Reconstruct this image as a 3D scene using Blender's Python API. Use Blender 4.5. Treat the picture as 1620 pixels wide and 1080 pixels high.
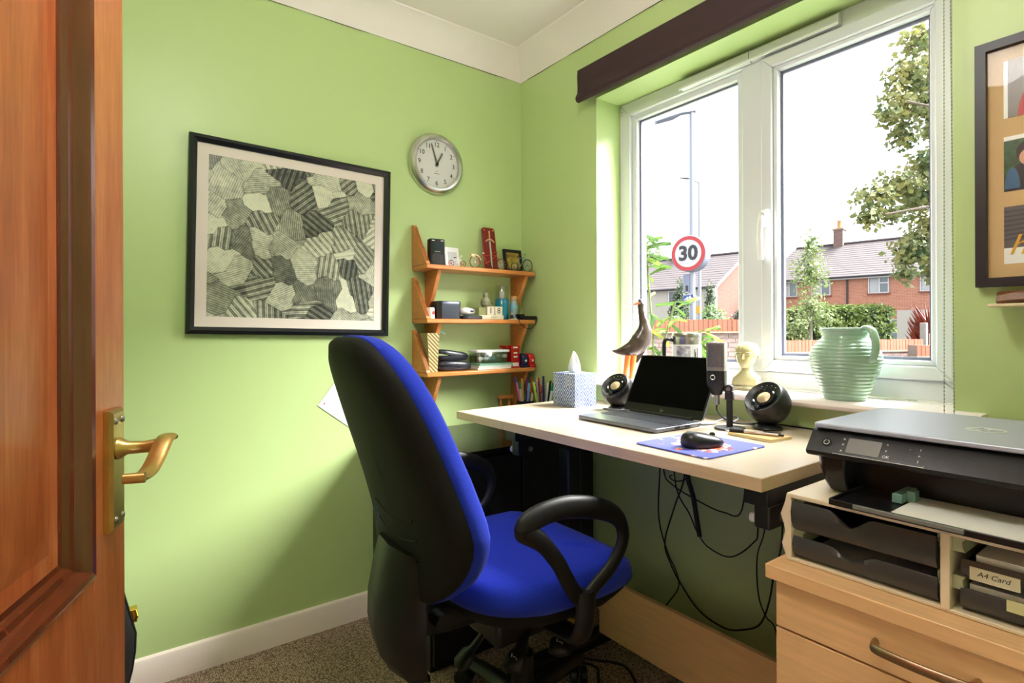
import bpy, bmesh, math, random
from mathutils import Vector, Matrix
random.seed(7)
for o in list(bpy.data.objects): bpy.data.objects.remove(o)
SC = bpy.context.scene
COL = SC.collection
PI = math.pi
# ------------------------------------------------------------------ camera
cd = bpy.data.cameras.new('camera'); cam = bpy.data.objects.new('camera', cd); COL.objects.link(cam)
FPX = 873.0
cd.sensor_width = 36; cd.lens = 36*FPX/1620; cd.shift_y = -17.3/1620; cd.clip_start = .02; cd.clip_end = 300
yaw, roll = math.radians(53.35), math.radians(-.22)
fw = Vector((-math.sin(yaw), math.cos(yaw), 0)); r0 = Vector((math.cos(yaw), math.sin(yaw), 0)); u0 = Vector((0, 0, 1))
Rv = math.cos(roll)*r0+math.sin(roll)*u0; Uv = -math.sin(roll)*r0+math.cos(roll)*u0
cm = Matrix.Identity(4)
for i in range(3):
    cm[i][0], cm[i][1], cm[i][2] = Rv[i], Uv[i], -fw[i]
cm.translation = (2.0473, -1.5804, 1.0944)
cam.matrix_world = cm
SC.camera = cam
# ------------------------------------------------------------------ sky, sun, exposure
w = bpy.data.worlds.new('overcast_sky'); SC.world = w; w.use_nodes = True
bg = w.node_tree.nodes['Background']; bg.inputs[0].default_value = (.93, .965, 1, 1); bg.inputs[1].default_value = 2.4
sd = bpy.data.lights.new('hazy_sun', 'SUN'); sd.energy = 39.0; sd.angle = math.radians(56); sd.color = (1, .985, .96)
sun = bpy.data.objects.new('hazy_sun', sd); COL.objects.link(sun)
sun.rotation_euler = Vector((-.44, -.50, -.75)).to_track_quat('-Z', 'Y').to_euler()
SC.view_settings.view_transform = 'Standard'; SC.view_settings.look = 'None'
SC.view_settings.exposure = 0.6; SC.view_settings.gamma = 1.0; SC.view_settings.use_curve_mapping = False
FILL_GLOW = 36.0   # glow of the globe added out of view as room fill
# ------------------------------------------------------------------ helpers
def lin(c):
    return tuple(((v/255)/12.92 if v/255 <= .04045 else ((v/255+.055)/1.055)**2.4) for v in c)
MATS = {}
def pbr(name, col, rough=.5, metal=0, var=0, vs=6, st=(1, 1, 1), bump=0, bs=60, col2=None, coat=0, alpha=1, trans=0, emit=0, rnd=0, spec=.5, sheen=0):
    if name in MATS: return MATS[name]
    m = bpy.data.materials.new(name); m.use_nodes = True; MATS[name] = m
    nt = m.node_tree; N = nt.nodes; L = nt.links; p = N['Principled BSDF']
    c = lin(col)+(1,)
    p.inputs['Base Color'].default_value = c; p.inputs['Roughness'].default_value = rough; p.inputs['Metallic'].default_value = metal
    p.inputs['Specular IOR Level'].default_value = spec
    if coat: p.inputs['Coat Weight'].default_value = coat; p.inputs['Coat Roughness'].default_value = .12
    if trans: p.inputs['Transmission Weight'].default_value = trans
    if sheen: p.inputs['Sheen Weight'].default_value = sheen
    if alpha < 1: p.inputs['Alpha'].default_value = alpha
    if emit: p.inputs['Emission Color'].default_value = c; p.inputs['Emission Strength'].default_value = emit
    if var or col2 or bump or rnd:
        tc = N.new('ShaderNodeTexCoord'); mp = N.new('ShaderNodeMapping'); mp.inputs['Scale'].default_value = st; L.new(tc.outputs['Object'], mp.inputs[0])
        out = None
        if var or col2:
            nz = N.new('ShaderNodeTexNoise'); nz.inputs['Scale'].default_value = vs; nz.inputs['Detail'].default_value = 6; L.new(mp.outputs[0], nz.inputs[0])
            rp = N.new('ShaderNodeValToRGB'); L.new(nz.outputs[0], rp.inputs[0])
            if col2: a, b = c, lin(col2)+(1,)
            else: a = tuple(v*(1-var) for v in c[:3])+(1,); b = tuple(min(1, v*(1+var)) for v in c[:3])+(1,)
            rp.color_ramp.elements[0].position = .32; rp.color_ramp.elements[1].position = .68
            rp.color_ramp.elements[0].color = a; rp.color_ramp.elements[1].color = b; out = rp.outputs[0]
        if rnd:
            oi = N.new('ShaderNodeObjectInfo'); mr = N.new('ShaderNodeMapRange'); mr.inputs[3].default_value = 1-rnd; mr.inputs[4].default_value = 1+rnd
            L.new(oi.outputs['Random'], mr.inputs[0]); hs = N.new('ShaderNodeHueSaturation'); L.new(mr.outputs[0], hs.inputs['Value'])
            if out: L.new(out, hs.inputs['Color'])
            else: hs.inputs['Color'].default_value = c
            out = hs.outputs[0]
        if out: L.new(out, p.inputs['Base Color'])
        if bump:
            n2 = N.new('ShaderNodeTexNoise'); n2.inputs['Scale'].default_value = bs; n2.inputs['Detail'].default_value = 3; L.new(mp.outputs[0], n2.inputs[0])
            b_ = N.new('ShaderNodeBump'); b_.inputs['Strength'].default_value = bump; b_.inputs['Distance'].default_value = .004; L.new(n2.outputs[0], b_.inputs['Height']); L.new(b_.outputs[0], p.inputs['Normal'])
    return m
class MB:
    def __init__(s, T=None): s.v = []; s.f = []; s.T = T
    def add(s, vs, fs):
        o = len(s.v)
        for v in vs:
            v = Vector(v); s.v.append(s.T @ v if s.T else v)
        s.f += [tuple(i+o for i in f) for f in fs]; return s
    def box(s, x0, x1, y0, y1, z0, z1):
        return s.add([(x, y, z) for z in (z0, z1) for y in (y0, y1) for x in (x0, x1)],
                     [(0, 2, 3, 1), (4, 5, 7, 6), (0, 1, 5, 4), (2, 6, 7, 3), (0, 4, 6, 2), (1, 3, 7, 5)])
    def loft(s, rings, close=True, cap=(True, True)):
        n = len(rings[0]); vs = [p for r in rings for p in r]; fs = []
        for i in range(len(rings)-1):
            for j in range(n if close else n-1):
                k = (j+1) % n; fs.append((i*n+j, i*n+k, (i+1)*n+k, (i+1)*n+j))
        if cap[0]: fs.append(tuple(range(n-1, -1, -1)))
        if cap[1]: fs.append(tuple((len(rings)-1)*n+j for j in range(n)))
        return s.add(vs, fs)
    def prism(s, poly, ax, a, b):
        def P(u, v, t): return {'x': (t, u, v), 'y': (u, t, v), 'z': (u, v, t)}[ax]
        return s.loft([[P(u, v, a) for u, v in poly], [P(u, v, b) for u, v in poly]])
    def tube(s, pts, r, n=8, closed=False, flat=None):
        pts = [Vector(p) for p in pts]; rings = []; m = len(pts); up = None
        for i, p in enumerate(pts):
            if closed: t = (pts[(i+1) % m]-pts[i-1])
            else: t = pts[min(i+1, m-1)]-pts[max(i-1, 0)]
            t.normalize()
            if up is None:
                up = Vector((0, 0, 1)) if abs(t.z) < .9 else Vector((1, 0, 0))
            side = t.cross(up); side.normalize(); up = side.cross(t); up.normalize()
            rr = r[i] if isinstance(r, (list, tuple)) else r
            ra, rb = (rr, rr) if flat is None else (rr*flat[0], rr*flat[1])
            rings.append([p+side*(math.cos(a)*ra)+up*(math.sin(a)*rb) for a in [2*PI*k/n for k in range(n)]])
        if closed: rings.append(rings[0]); return s.loft(rings, cap=(False, False))
        return s.loft(rings)
    def cyl(s, p0, p1, r, r1=None, n=16): return s.tube([p0, p1], [r, r if r1 is None else r1], n)
    def lathe(s, prof, c=(0, 0, 0), n=32, sq=(1, 1)):
        return s.loft([[(c[0]+r*sq[0]*math.cos(2*PI*k/n), c[1]+r*sq[1]*math.sin(2*PI*k/n), c[2]+z) for k in range(n)] for r, z in prof])
    def ball(s, c, r, n=12, m=8):
        if not isinstance(r, (list, tuple)): r = (r, r, r)
        return s.loft([[(c[0]+r[0]*math.sin(a)*math.cos(2*PI*k/n), c[1]+r[1]*math.sin(a)*math.sin(2*PI*k/n), c[2]-r[2]*math.cos(a)) for k in range(n)] for a in [max(.02, min(PI-.02, PI*i/m)) for i in range(m+1)]])
    def build(s, name, mat, parent=None, smooth=40, bevel=0, seg=2, sub=0, loc=None, rot=None, kind=None):
        me = bpy.data.meshes.new(name); me.from_pydata([tuple(v) for v in s.v], [], s.f)
        bm = bmesh.new(); bm.from_mesh(me); bmesh.ops.recalc_face_normals(bm, faces=bm.faces); bm.to_mesh(me); bm.free()
        return place(name, me, mat, parent, smooth, bevel, seg, sub, loc, rot, kind)
def place(name, me, mat, parent=None, smooth=40, bevel=0, seg=2, sub=0, loc=None, rot=None, kind=None):
    o = bpy.data.objects.new(name, me); COL.objects.link(o)
    if mat and not me.materials: me.materials.append(mat)
    if smooth:
        me.shade_smooth(); me.set_sharp_from_angle(angle=math.radians(smooth))
    if parent: o.parent = parent
    if loc: o.location = loc
    if rot: o.rotation_euler = rot
    if bevel:
        b = o.modifiers.new('bevel', 'BEVEL'); b.width = bevel; b.segments = seg; b.limit_method = 'ANGLE'; b.angle_limit = math.radians(35)
    if sub:
        b = o.modifiers.new('sub', 'SUBSURF'); b.levels = sub; b.render_levels = sub
    if kind: o['kind'] = kind
    return o
def tag(o, label, cat, group=None):
    o['label'] = label; o['category'] = cat
    if group: o['group'] = group
    return o
def thing(name, label, cat, loc=(0, 0, 0), rz=0, group=None):
    o = bpy.data.objects.new(name, None); COL.objects.link(o); o.empty_display_size = .05
    o.location = loc; o.rotation_euler = (0, 0, rz); return tag(o, label, cat, group)
def struct(o, label):
    o['kind'] = 'structure'; o['label'] = label; return o
def sempty(name, label, loc=(0, 0, 0), rz=0):
    o = bpy.data.objects.new(name, None); COL.objects.link(o); o.location = loc; o.rotation_euler = (0, 0, rz); o.empty_display_size = .05
    return struct(o, label)
def box(name, mat, b, parent=None, bevel=0, **k): return MB().box(*b).build(name, mat, parent, bevel=bevel, **k)
def text(txt, size, mat, parent, T, name='lettering', ext=.0004, align='CENTER', shear=0, bold=0):
    c = bpy.data.curves.new('t', 'FONT'); c.body = txt; c.size = size; c.align_x = align; c.align_y = 'CENTER'; c.extrude = ext; c.resolution_u = 3; c.shear = shear; c.offset = bold
    t = bpy.data.objects.new('t', c); me = bpy.data.meshes.new_from_object(t); bpy.data.objects.remove(t); me.transform(T)
    me.materials.clear()
    return place(name, me, mat, parent, smooth=0)
def path(pts, n=6, closed=False):
    P = [Vector(p) for p in pts]; out = []; m = len(P)
    for i in range(m if closed else m-1):
        a, b, c, d = (P[(i-1) % m], P[i], P[(i+1) % m], P[(i+2) % m]) if closed else (P[max(i-1, 0)], P[i], P[i+1], P[min(i+2, m-1)])
        for k in range(n):
            t = k/n; out.append(.5*((2*b)+(c-a)*t+(2*a-5*b+4*c-d)*t*t+(3*b-a-3*c+d)*t**3))
    if not closed: out.append(P[-1])
    return out
def rrect(w_, h_, r, n=6, cx=0, cy=0):
    pts = []
    for sx, sy, a0 in ((1, 1, 0), (-1, 1, PI/2), (-1, -1, PI), (1, -1, 1.5*PI)):
        for k in range(n+1):
            a = a0+PI/2*k/n; pts.append((cx+sx*(w_/2-r)+r*math.cos(a), cy+sy*(h_/2-r)+r*math.sin(a)))
    return pts
def frames4(mb, x0, x1, y0, y1, wd, d0, d1):
    """mitred rectangular ring, local x-y plane, depth along z"""
    o = [(x0, y0), (x1, y0), (x1, y1), (x0, y1)]; i = [(x0+wd, y0+wd), (x1-wd, y0+wd), (x1-wd, y1-wd), (x0+wd, y1-wd)]
    for k in range(4):
        j = (k+1) % 4; q = [o[k], o[j], i[j], i[k]]; mb.loft([[(x, y, d0) for x, y in q], [(x, y, d1) for x, y in q]])
    return mb
WA = Matrix(((0, 0, 1, 0), (1, 0, 0, 0), (0, 1, 0, 0), (0, 0, 0, 1)))      # local x,y,z -> wall A right, up, out
WB = Matrix(((1, 0, 0, 0), (0, 0, -1, 0), (0, 1, 0, 0), (0, 0, 0, 1)))     # local x,y,z -> wall B right, up, out
def TR(x, y, z): return Matrix.Translation((x, y, z))
def nodemat(name):
    m = bpy.data.materials.new(name); m.use_nodes = True; MATS[name] = m
    return m, m.node_tree.nodes, m.node_tree.links, m.node_tree.nodes['Principled BSDF']
# ------------------------------------------------------------------ materials
GREEN = pbr('green_paint', (190, 213, 146), .38, var=.025, vs=1.5, bump=.05, bs=90)
WHITE = pbr('white_paint', (250, 240, 238), .55, bump=.04, bs=70)
CEIL = pbr('ceiling_paint', (253, 243, 244), .7)
SKIRT = pbr('skirting_paint', (246, 232, 222), .35)
UPVC = pbr('white_upvc', (218, 221, 226), .25)
UPVCL = pbr('grey_gasket', (96, 100, 118), .5)
BLK = pbr('black_plastic', (18, 18, 20), .45, spec=.4)
BLKG = pbr('black_gloss', (10, 10, 12), .12)
BLKM = pbr('black_metal', (24, 25, 28), .38)
DARK = pbr('dark_shell', (19, 19, 20), .7, bump=.08, bs=300, spec=.3)
CHROME = pbr('chrome', (205, 205, 205), .2, 1)
STEEL = pbr('steel', (170, 168, 160), .3, 1)
ALU = pbr('brushed_aluminium', (205, 204, 200), .3, 1, var=.08, vs=40, st=(1, 1, .05))
BRASS = pbr('brass', (206, 172, 106), .3, .9, var=.12, vs=30)
PAPER = pbr('paper', (240, 238, 232), .7)
DESK = pbr('pale_beech_laminate', (198, 182, 161), .28, var=.05, vs=5, st=(2, 40, 40))
DESKE = pbr('beech_edge', (206, 178, 140), .35, var=.07, vs=5, st=(2, 40, 40))
BEECH = pbr('beech_veneer', (240, 192, 138), .35, var=.07, vs=4, st=(2, 30, 30), coat=.2)
PINE = pbr('varnished_pine', (208, 132, 66), .35, var=.14, vs=6, st=(14, 2, 14), coat=.3)
BLUE = pbr('royal_blue_fabric', (14, 48, 190), .9, var=.10, vs=300, bump=.3, bs=700, sheen=.06)
CREAM = pbr('cream_plastic', (232, 214, 184), .4)
SMOKE = pbr('smoked_grey_plastic', (62, 62, 62), .3)
RED = pbr('red_gloss', (178, 24, 22), .25)
WHT = pbr('white_plastic', (236, 236, 236), .35)
def wood_door():
    m, N, L, p = nodemat('orange_varnished_door')
    tc = N.new('ShaderNodeTexCoord'); mp = N.new('ShaderNodeMapping'); mp.inputs['Scale'].default_value = (9, 9, .7); L.new(tc.outputs['Object'], mp.inputs[0])
    n1 = N.new('ShaderNodeTexNoise'); n1.inputs['Scale'].default_value = 3; n1.inputs['Detail'].default_value = 8; n1.inputs['Distortion'].default_value = .6; L.new(mp.outputs[0], n1.inputs[0])
    n2 = N.new('ShaderNodeTexNoise'); n2.inputs['Scale'].default_value = 26; n2.inputs['Detail'].default_value = 4; L.new(mp.outputs[0], n2.inputs[0])
    mx = N.new('ShaderNodeMix'); mx.inputs[0].default_value = .4; L.new(n1.outputs[0], mx.inputs[2]); L.new(n2.outputs[0], mx.inputs[3])
    rp = N.new('ShaderNodeValToRGB'); L.new(mx.outputs[0], rp.inputs[0])
    e = rp.color_ramp.elements; e[0].position = .3; e[0].color = lin((172, 76, 34))+(1,); e[1].position = .7; e[1].color = lin((228, 142, 88))+(1,)
    x = e.new(.5); x.color = lin((204, 106, 56))+(1,)
    L.new(rp.outputs[0], p.inputs['Base Color']); p.inputs['Roughness'].default_value = .38; p.inputs['Coat Weight'].default_value = .5; p.inputs['Coat Roughness'].default_value = .3
    return m
DOORM = wood_door()
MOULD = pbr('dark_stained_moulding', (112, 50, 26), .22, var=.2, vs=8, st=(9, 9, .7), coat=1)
def carpet():
    m, N, L, p = nodemat('brown_loop_carpet')
    tc = N.new('ShaderNodeTexCoord'); mp = N.new('ShaderNodeMapping'); mp.inputs['Scale'].default_value = (1, 1, 1); L.new(tc.outputs['Object'], mp.inputs[0])
    v = N.new('ShaderNodeTexVoronoi'); v.inputs['Scale'].default_value = 170; v.inputs['Randomness'].default_value = .55; L.new(mp.outputs[0], v.inputs[0])
    rp = N.new('ShaderNodeValToRGB'); L.new(v.outputs['Distance'], rp.inputs[0]); e = rp.color_ramp.elements
    e[0].position = .1; e[0].color = lin((238, 212, 186))+(1,); e[1].position = .68; e[1].color = lin((112, 88, 72))+(1,)
    nz = N.new('ShaderNodeTexNoise'); nz.inputs['Scale'].default_value = 120; L.new(mp.outputs[0], nz.inputs[0])
    mx = N.new('ShaderNodeMix'); mx.data_type = 'RGBA'; mx.blend_type = 'MULTIPLY'; mx.inputs[0].default_value = .25; L.new(rp.outputs[0], mx.inputs[6]); L.new(nz.outputs[0], mx.inputs[7])
    L.new(mx.outputs[2], p.inputs['Base Color']); p.inputs['Roughness'].default_value = 1
    b = N.new('ShaderNodeBump'); b.inputs['Strength'].default_value = .8; b.inputs['Distance'].default_value = .004; b.invert = True; L.new(v.outputs['Distance'], b.inputs['Height']); L.new(b.outputs[0], p.inputs['Normal'])
    return m
CARPET = carpet()
def glassmat(name='window_glass', tint=(1, 1, 1), refl=.05):
    m = bpy.data.materials.new(name); m.use_nodes = True; N = m.node_tree.nodes; L = m.node_tree.links; MATS[name] = m
    N.remove(N['Principled BSDF']); t = N.new('ShaderNodeBsdfTransparent'); t.inputs[0].default_value = tint+(1,)
    g = N.new('ShaderNodeBsdfGlossy'); g.inputs['Roughness'].default_value = .02; x = N.new('ShaderNodeMixShader'); x.inputs[0].default_value = refl
    L.new(t.outputs[0], x.inputs[1]); L.new(g.outputs[0], x.inputs[2]); L.new(x.outputs[0], N['Material Output'].inputs[0]); return m
GLASS = glassmat(refl=.004)
CLEAR = glassmat('clear_plastic', (.86, .9, .9), .12)
def brickmat(name, c1, c2, mortar, sc=1.0, bw=.225, rh=.075):
    m, N, L, p = nodemat(name)
    tc = N.new('ShaderNodeTexCoord'); sp = N.new('ShaderNodeSeparateXYZ'); L.new(tc.outputs['Object'], sp.inputs[0])
    ad = N.new('ShaderNodeMath'); L.new(sp.outputs[0], ad.inputs[0]); L.new(sp.outputs[1], ad.inputs[1]); cb = N.new('ShaderNodeCombineXYZ'); L.new(ad.outputs[0], cb.inputs[0]); L.new(sp.outputs[2], cb.inputs[1])
    b = N.new('ShaderNodeTexBrick'); b.inputs['Scale'].default_value = sc; b.inputs['Brick Width'].default_value = bw; b.inputs['Row Height'].default_value = rh; b.inputs['Mortar Size'].default_value = .008
    b.inputs['Color1'].default_value = lin(c1)+(1,); b.inputs['Color2'].default_value = lin(c2)+(1,); b.inputs['Mortar'].default_value = lin(mortar)+(1,); L.new(cb.outputs[0], b.inputs[0])
    L.new(b.outputs[0], p.inputs['Base Color']); p.inputs['Roughness'].default_value = .9; return m
# ------------------------------------------------------------------ room shell
RX, RY, CH = 2.75, -1.86, 2.35
WX0, WX1, WZ0, WZ1 = .49, 1.633, .884, 2.016
struct(box('floor', CARPET, (-.0, RX, RY, 0, -.06, 0)), 'brown looped carpet covering the whole room floor')
struct(box('ceiling', CEIL, (0, RX, RY, 0, CH, CH+.08)), 'plain off-white painted ceiling')
struct(box('wall_left', GREEN, (-.1, 0, RY-.1, .3, 0, CH)), 'lime green painted wall with the large framed print')
mb = MB(); mb.box(0, WX0, 0, .3, 0, CH); mb.box(WX1, RX, 0, .3, 0, CH); mb.box(WX0, WX1, 0, .3, 0, WZ0); mb.box(WX0, WX1, 0, .3, WZ1, CH)
struct(mb.build('wall_back', GREEN, smooth=0), 'lime green painted wall around the window')
struct(box('wall_right', GREEN, (RX, RX+.1, RY-.1, .3, 0, CH)), 'lime green painted wall out of frame on the right')
mb = MB(); mb.box(0, 1.94, RY-.1, RY, 0, CH); mb.box(2.70, RX, RY-.1, RY, 0, CH); mb.box(1.94, 2.70, RY-.1, RY, 2.0, CH)
struct(mb.build('wall_front', GREEN, smooth=0), 'lime green painted wall with the doorway')
mb = MB(); mb.box(1.6, 3.1, RY-1.2, RY-1.1, 0, CH); mb.box(1.5, 1.6, RY-1.2, RY-.1, 0, CH); mb.box(3.0, 3.1, RY-1.2, RY-.1, 0, CH)
mb.box(1.5, 3.1, RY-1.2, RY-.1, CH, CH+.08); mb.box(1.5, 3.1, RY-1.2, RY-.1, -.06, 0)
struct(mb.build('wall_hall', WHITE, smooth=0), 'pale hallway walls beyond the doorway')
prof = [(0, CH-.1), (.004, CH-.1), (.018, CH-.075), (.036, CH-.052), (.058, CH-.03), (.082, CH-.012), (.098, CH-.005), (.1, CH), (0, CH)]
struct(MB().loft([[(d, RY, z) for d, z in prof], [(d, -d, z) for d, z in prof]]).build('trim_1', WHITE), 'white coving along the top of the green wall with the print')
struct(MB().loft([[(d, -d, z) for d, z in prof], [(RX, -d, z) for d, z in prof]]).build('trim_2', WHITE), 'white coving along the top of the window wall')
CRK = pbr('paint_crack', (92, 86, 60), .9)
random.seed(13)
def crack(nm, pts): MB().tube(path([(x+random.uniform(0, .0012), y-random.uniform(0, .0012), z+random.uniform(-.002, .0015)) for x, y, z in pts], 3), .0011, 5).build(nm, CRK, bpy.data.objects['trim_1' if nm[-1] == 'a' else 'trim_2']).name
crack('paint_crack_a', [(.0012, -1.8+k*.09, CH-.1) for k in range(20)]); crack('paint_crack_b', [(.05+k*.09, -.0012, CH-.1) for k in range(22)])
for o_ in bpy.data.objects:
    if o_.name.startswith('paint_crack'): o_.name = 'paint_crack'
bp = [(0, 0), (.016, 0), (.016, .078), (.012, .088), (.004, .092), (0, .092)]
struct(MB().loft([[(d, RY, z) for d, z in bp], [(d, -d, z) for d, z in bp]]).build('baseboard_left', SKIRT), 'cream painted skirting board below the framed print')
struct(MB().loft([[(d, -d, z) for d, z in bp], [(RX, -d, z) for d, z in bp]]).build('baseboard_back', SKIRT), 'cream painted skirting board below the window')
# window board (sill)
sp = [(.132, .882), (-.042, .882), (-.05, .886), (-.054, .894), (-.05, .902), (-.042, .906), (.132, .906)]
struct(MB().prism(sp, 'x', .452, 1.694).build('trim_3', WHITE, bevel=.001), 'white painted window board with a rounded nose')
# ------------------------------------------------------------------ window
win = sempty('window_1', 'white plastic casement window with a fixed pane and an opening pane')
def ring(x0, x1, z0, z1, wd, y0, y1): return frames4(MB(WB), x0, x1, z0, z1, wd, -y1, -y0)
mb = ring(WX0+.001, WX1-.001, .907, WZ1-.001, .052, .135, .205); mb.build('outer_frame', UPVC, win, bevel=.003)
mb = MB(); mb.box(1.030, 1.112, .135, .205, .958, 1.966); mb.build('mullion', UPVC, win, bevel=.003)
mb = ring(.541, 1.031, .957, 1.966, .026, .15, .20); mb.build('glazing_bead', UPVC, win, bevel=.004)
g = ring(.563, 1.011, .980, 1.945, .012, .168, .174); g.build('gasket', UPVCL, win)
box('glass_pane', GLASS, (.565, 1.008, .176, .182, .98, 1.944), win)
cas = bpy.data.objects.new('casement', None); COL.objects.link(cas); cas.parent = win; cas.empty_display_size = .05
ring(1.104, 1.601, .962, 1.960, .036, .118, .19).build('casement_frame', UPVC, cas, bevel=.004)
ring(1.140, 1.566, .998, 1.925, .014, .128, .18).build('glazing_bead', UPVC, cas, bevel=.004)
ring(1.150, 1.556, 1.008, 1.915, .012, .150, .158).build('gasket', UPVCL, cas)
box('glass_pane', GLASS, (1.152, 1.556, .162, .168, 1.008, 1.915), cas)
mb = MB(); mb.box(1.112, 1.134, .104, .118, 1.42, 1.475); mb.tube(path([(1.123, .098, 1.455), (1.123, .085, 1.44), (1.121, .082, 1.40), (1.119, .086, 1.35), (1.118, .092, 1.315)]), .0095, 8, flat=(1, .8)); mb.cyl((1.123, .118, 1.455), (1.123, .088, 1.455), .011)
mb.build('window_handle', WHT, cas, bevel=.002)
mb = MB(); mb.cyl((1.123, .087, 1.447), (1.123, .0845, 1.447), .0045, n=10); mb.build('lock_button', BLKM, cas)
for x0, x1 in ((.80, 1.066), (1.069, 1.34)):
    mb = MB(); mb.prism([(.135, 1.968), (.116, 1.972), (.112, 1.978), (.112, 1.998), (.12, 2.004), (.135, 2.006)], 'x', x0, x1); mb.build('trickle_vent', UPVC, win, bevel=.0015)
mb = MB(); mb.box(.8, 1.34, .108, .113, 1.966, 1.9735); mb.build('vent_flap', WHT, win, bevel=.001)
for z in (1.985, 1.972): MB().cyl((.503, .1352, z), (.503, .1335, z), .003, n=8).build('screw', STEEL, win)
# ------------------------------------------------------------------ door in the foreground
DW = .838
door = sempty('door_1', 'open varnished orange pine door with brass lever handle at the left edge', (1.923, -1.823, .008), math.radians(161.4))
S1, DT = .102, .044
mb = MB(); mb.box(DW-S1, DW, 0, DT, 0, 1.985); mb.build('stile', DOORM, door, bevel=.002)
mb = MB(); mb.box(0, S1, 0, DT, 0, 1.985); mb.build('stile', DOORM, door, bevel=.002)
for z0, z1 in ((0, .2), (.60, .795), (1.885, 1.985)):
    box('rail', DOORM, (S1, DW-S1, 0, DT, z0, z1), door, bevel=.001)
for z0, z1 in ((.2, .60), (.795, 1.885)):
    p_ = MB(); p_.box(S1, DW-S1, .024, DT-.004, z0, z1)
    # raised and fielded centre
    a = (S1+.075, DW-S1-.075, z0+.075, z1-.075); b_ = (S1+.05, DW-S1-.05, z0+.05, z1-.05)
    p_.loft([[(b_[0], .024, b_[2]), (b_[1], .024, b_[2]), (b_[1], .024, b_[3]), (b_[0], .024, b_[3])], [(a[0], .018, a[2]), (a[1], .018, a[2]), (a[1], .018, a[3]), (a[0], .018, a[3])]])
    p_.build('door_panel', DOORM, door)
    # moulding around the panel, four mitred lengths
    X0, X1 = S1, DW-S1
    pr = [(0, .026), (0, -.002), (.005, -.004), (.010, -.002), (.013, .006), (.015, .014), (.021, .016), (.024, .0225), (.030, .0235), (.030, .026)]
    cs = [(X0, z0), (X1, z0), (X1, z1), (X0, z1)]; nm = [(0, 1), (-1, 0), (0, -1), (1, 0)]
    for k in range(4):
        j = (k+1) % 4; sx0, sz0 = nm[k-1][0]+nm[k][0], nm[k-1][1]+nm[k][1]; sx1, sz1 = nm[k][0]+nm[j][0], nm[k][1]+nm[j][1]
        A, B = cs[k], cs[j]
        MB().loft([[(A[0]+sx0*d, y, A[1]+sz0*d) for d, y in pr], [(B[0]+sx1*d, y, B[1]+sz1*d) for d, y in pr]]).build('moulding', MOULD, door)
hx, hz = DW-.052, .912
hp = MB().loft([[(hx-.022, 0, hz-.076), (hx+.022, 0, hz-.076), (hx+.022, 0, hz+.076), (hx-.022, 0, hz+.076)], [(hx-.022, -.006, hz-.076), (hx+.022, -.006, hz-.076), (hx+.022, -.006, hz+.076), (hx-.022, -.006, hz+.076)],
               [(hx-.018, -.010, hz-.072), (hx+.018, -.010, hz-.072), (hx+.018, -.010, hz+.072), (hx-.018, -.010, hz+.072)]]).build('handle_plate', BRASS, door)
for dx in (-.011, .011):
    for dz in (-.062, .062): MB().ball((hx+dx, -.010, hz+dz), (.0045, .003, .0045), 10, 6).build('screw', STEEL, hp)
lz = hz+.026
mb = MB(); mb.tube([(hx, -.009, lz), (hx, -.013, lz), (hx, -.02, lz), (hx, -.038, lz), (hx, -.052, lz+.001), (hx, -.06, lz+.003)], [.0145, .013, .0085, .0075, .009, .0095], 14)
lv = path([(hx+.012, -.062, lz+.008), (hx+.004, -.063, lz+.011), (hx-.012, -.062, lz+.006), (hx-.035, -.060, lz-.010), (hx-.058, -.058, lz-.020), (hx-.085, -.056, lz-.021), (hx-.098, -.056, lz-.018)], 4)
mb.tube(lv, .011, 12, flat=(1.05, .42)); mb.cyl((hx-.098, -.066, lz-.0175), (hx-.098, -.045, lz-.0175), .006, n=12); mb.build('lever', BRASS, door)
# ------------------------------------------------------------------ added fill lamp: out-of-view glowing globe put in to brighten the room
pl = thing('added_fill_lamp', 'white globe fill lamp added out of view below the ceiling', 'lamp', (1.46, -1.28, CH))
mb = MB(); mb.lathe([(.05, -.0), (.05, -.02), (.008, -.03)]); mb.build('fill_lamp_rose', WHT, pl)
MB().cyl((0, 0, -.03), (0, 0, -.1), .003, n=8).build('fill_lamp_flex', WHT, pl)
MB().ball((0, 0, -.2), .1, 24, 14).build('fill_globe', pbr('fill_glow_opal', (255, 252, 246), .4, emit=FILL_GLOW), pl)
# ------------------------------------------------------------------ desk
dk = thing('desk', 'pale beech computer desk with black metal frame under the window', 'desk')
ZT = .82; ZB = .794
box('desktop', DESK, (.692, 1.505, -.605, -.004, ZB, ZT), dk, bevel=.0015)
box('desk_leaf', DESK, (.42, .690, -.605, -.004, ZB, ZT), dk, bevel=.0015)
e1 = MB(); e1.box(.692, 1.5055, -.6062, -.6045, ZB+.0005, ZT-.0008); e1.box(1.5045, 1.5062, -.605, -.004, ZB+.0005, ZT-.0008); e1.build('edge_band', DESKE, dk)
e1 = MB(); e1.box(.4188, .6895, -.6062, -.6045, ZB+.0005, ZT-.0008); e1.box(.4188, .4205, -.605, -.004, ZB+.0005, ZT-.0008); e1.build('edge_band', DESKE, dk)
for x0, x1 in ((.640, .690), (1.443, 1.492)):
    sb = box('side_beam', BLKM, (x0, x1, -.56, -.05, .752, ZB), dk, bevel=.002)
    box('beam_plate', BLKM, (x0+.012, x1-.004, -.545, -.10, .704, .752), dk, bevel=.004)
    box('post', BLKM, (x0, x1, -.34, -.28, .04, .704), dk, bevel=.006)
    box('foot', BLKM, (x0-.005, x1+.005, -.56, -.02, 0, .04), dk, bevel=.01)
    for y in (-.50, -.16):
        MB().cyl((x1-.006, y, .722), (x1+.003, y, .722), .008, n=12).build('bolt', STEEL, dk)
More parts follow.
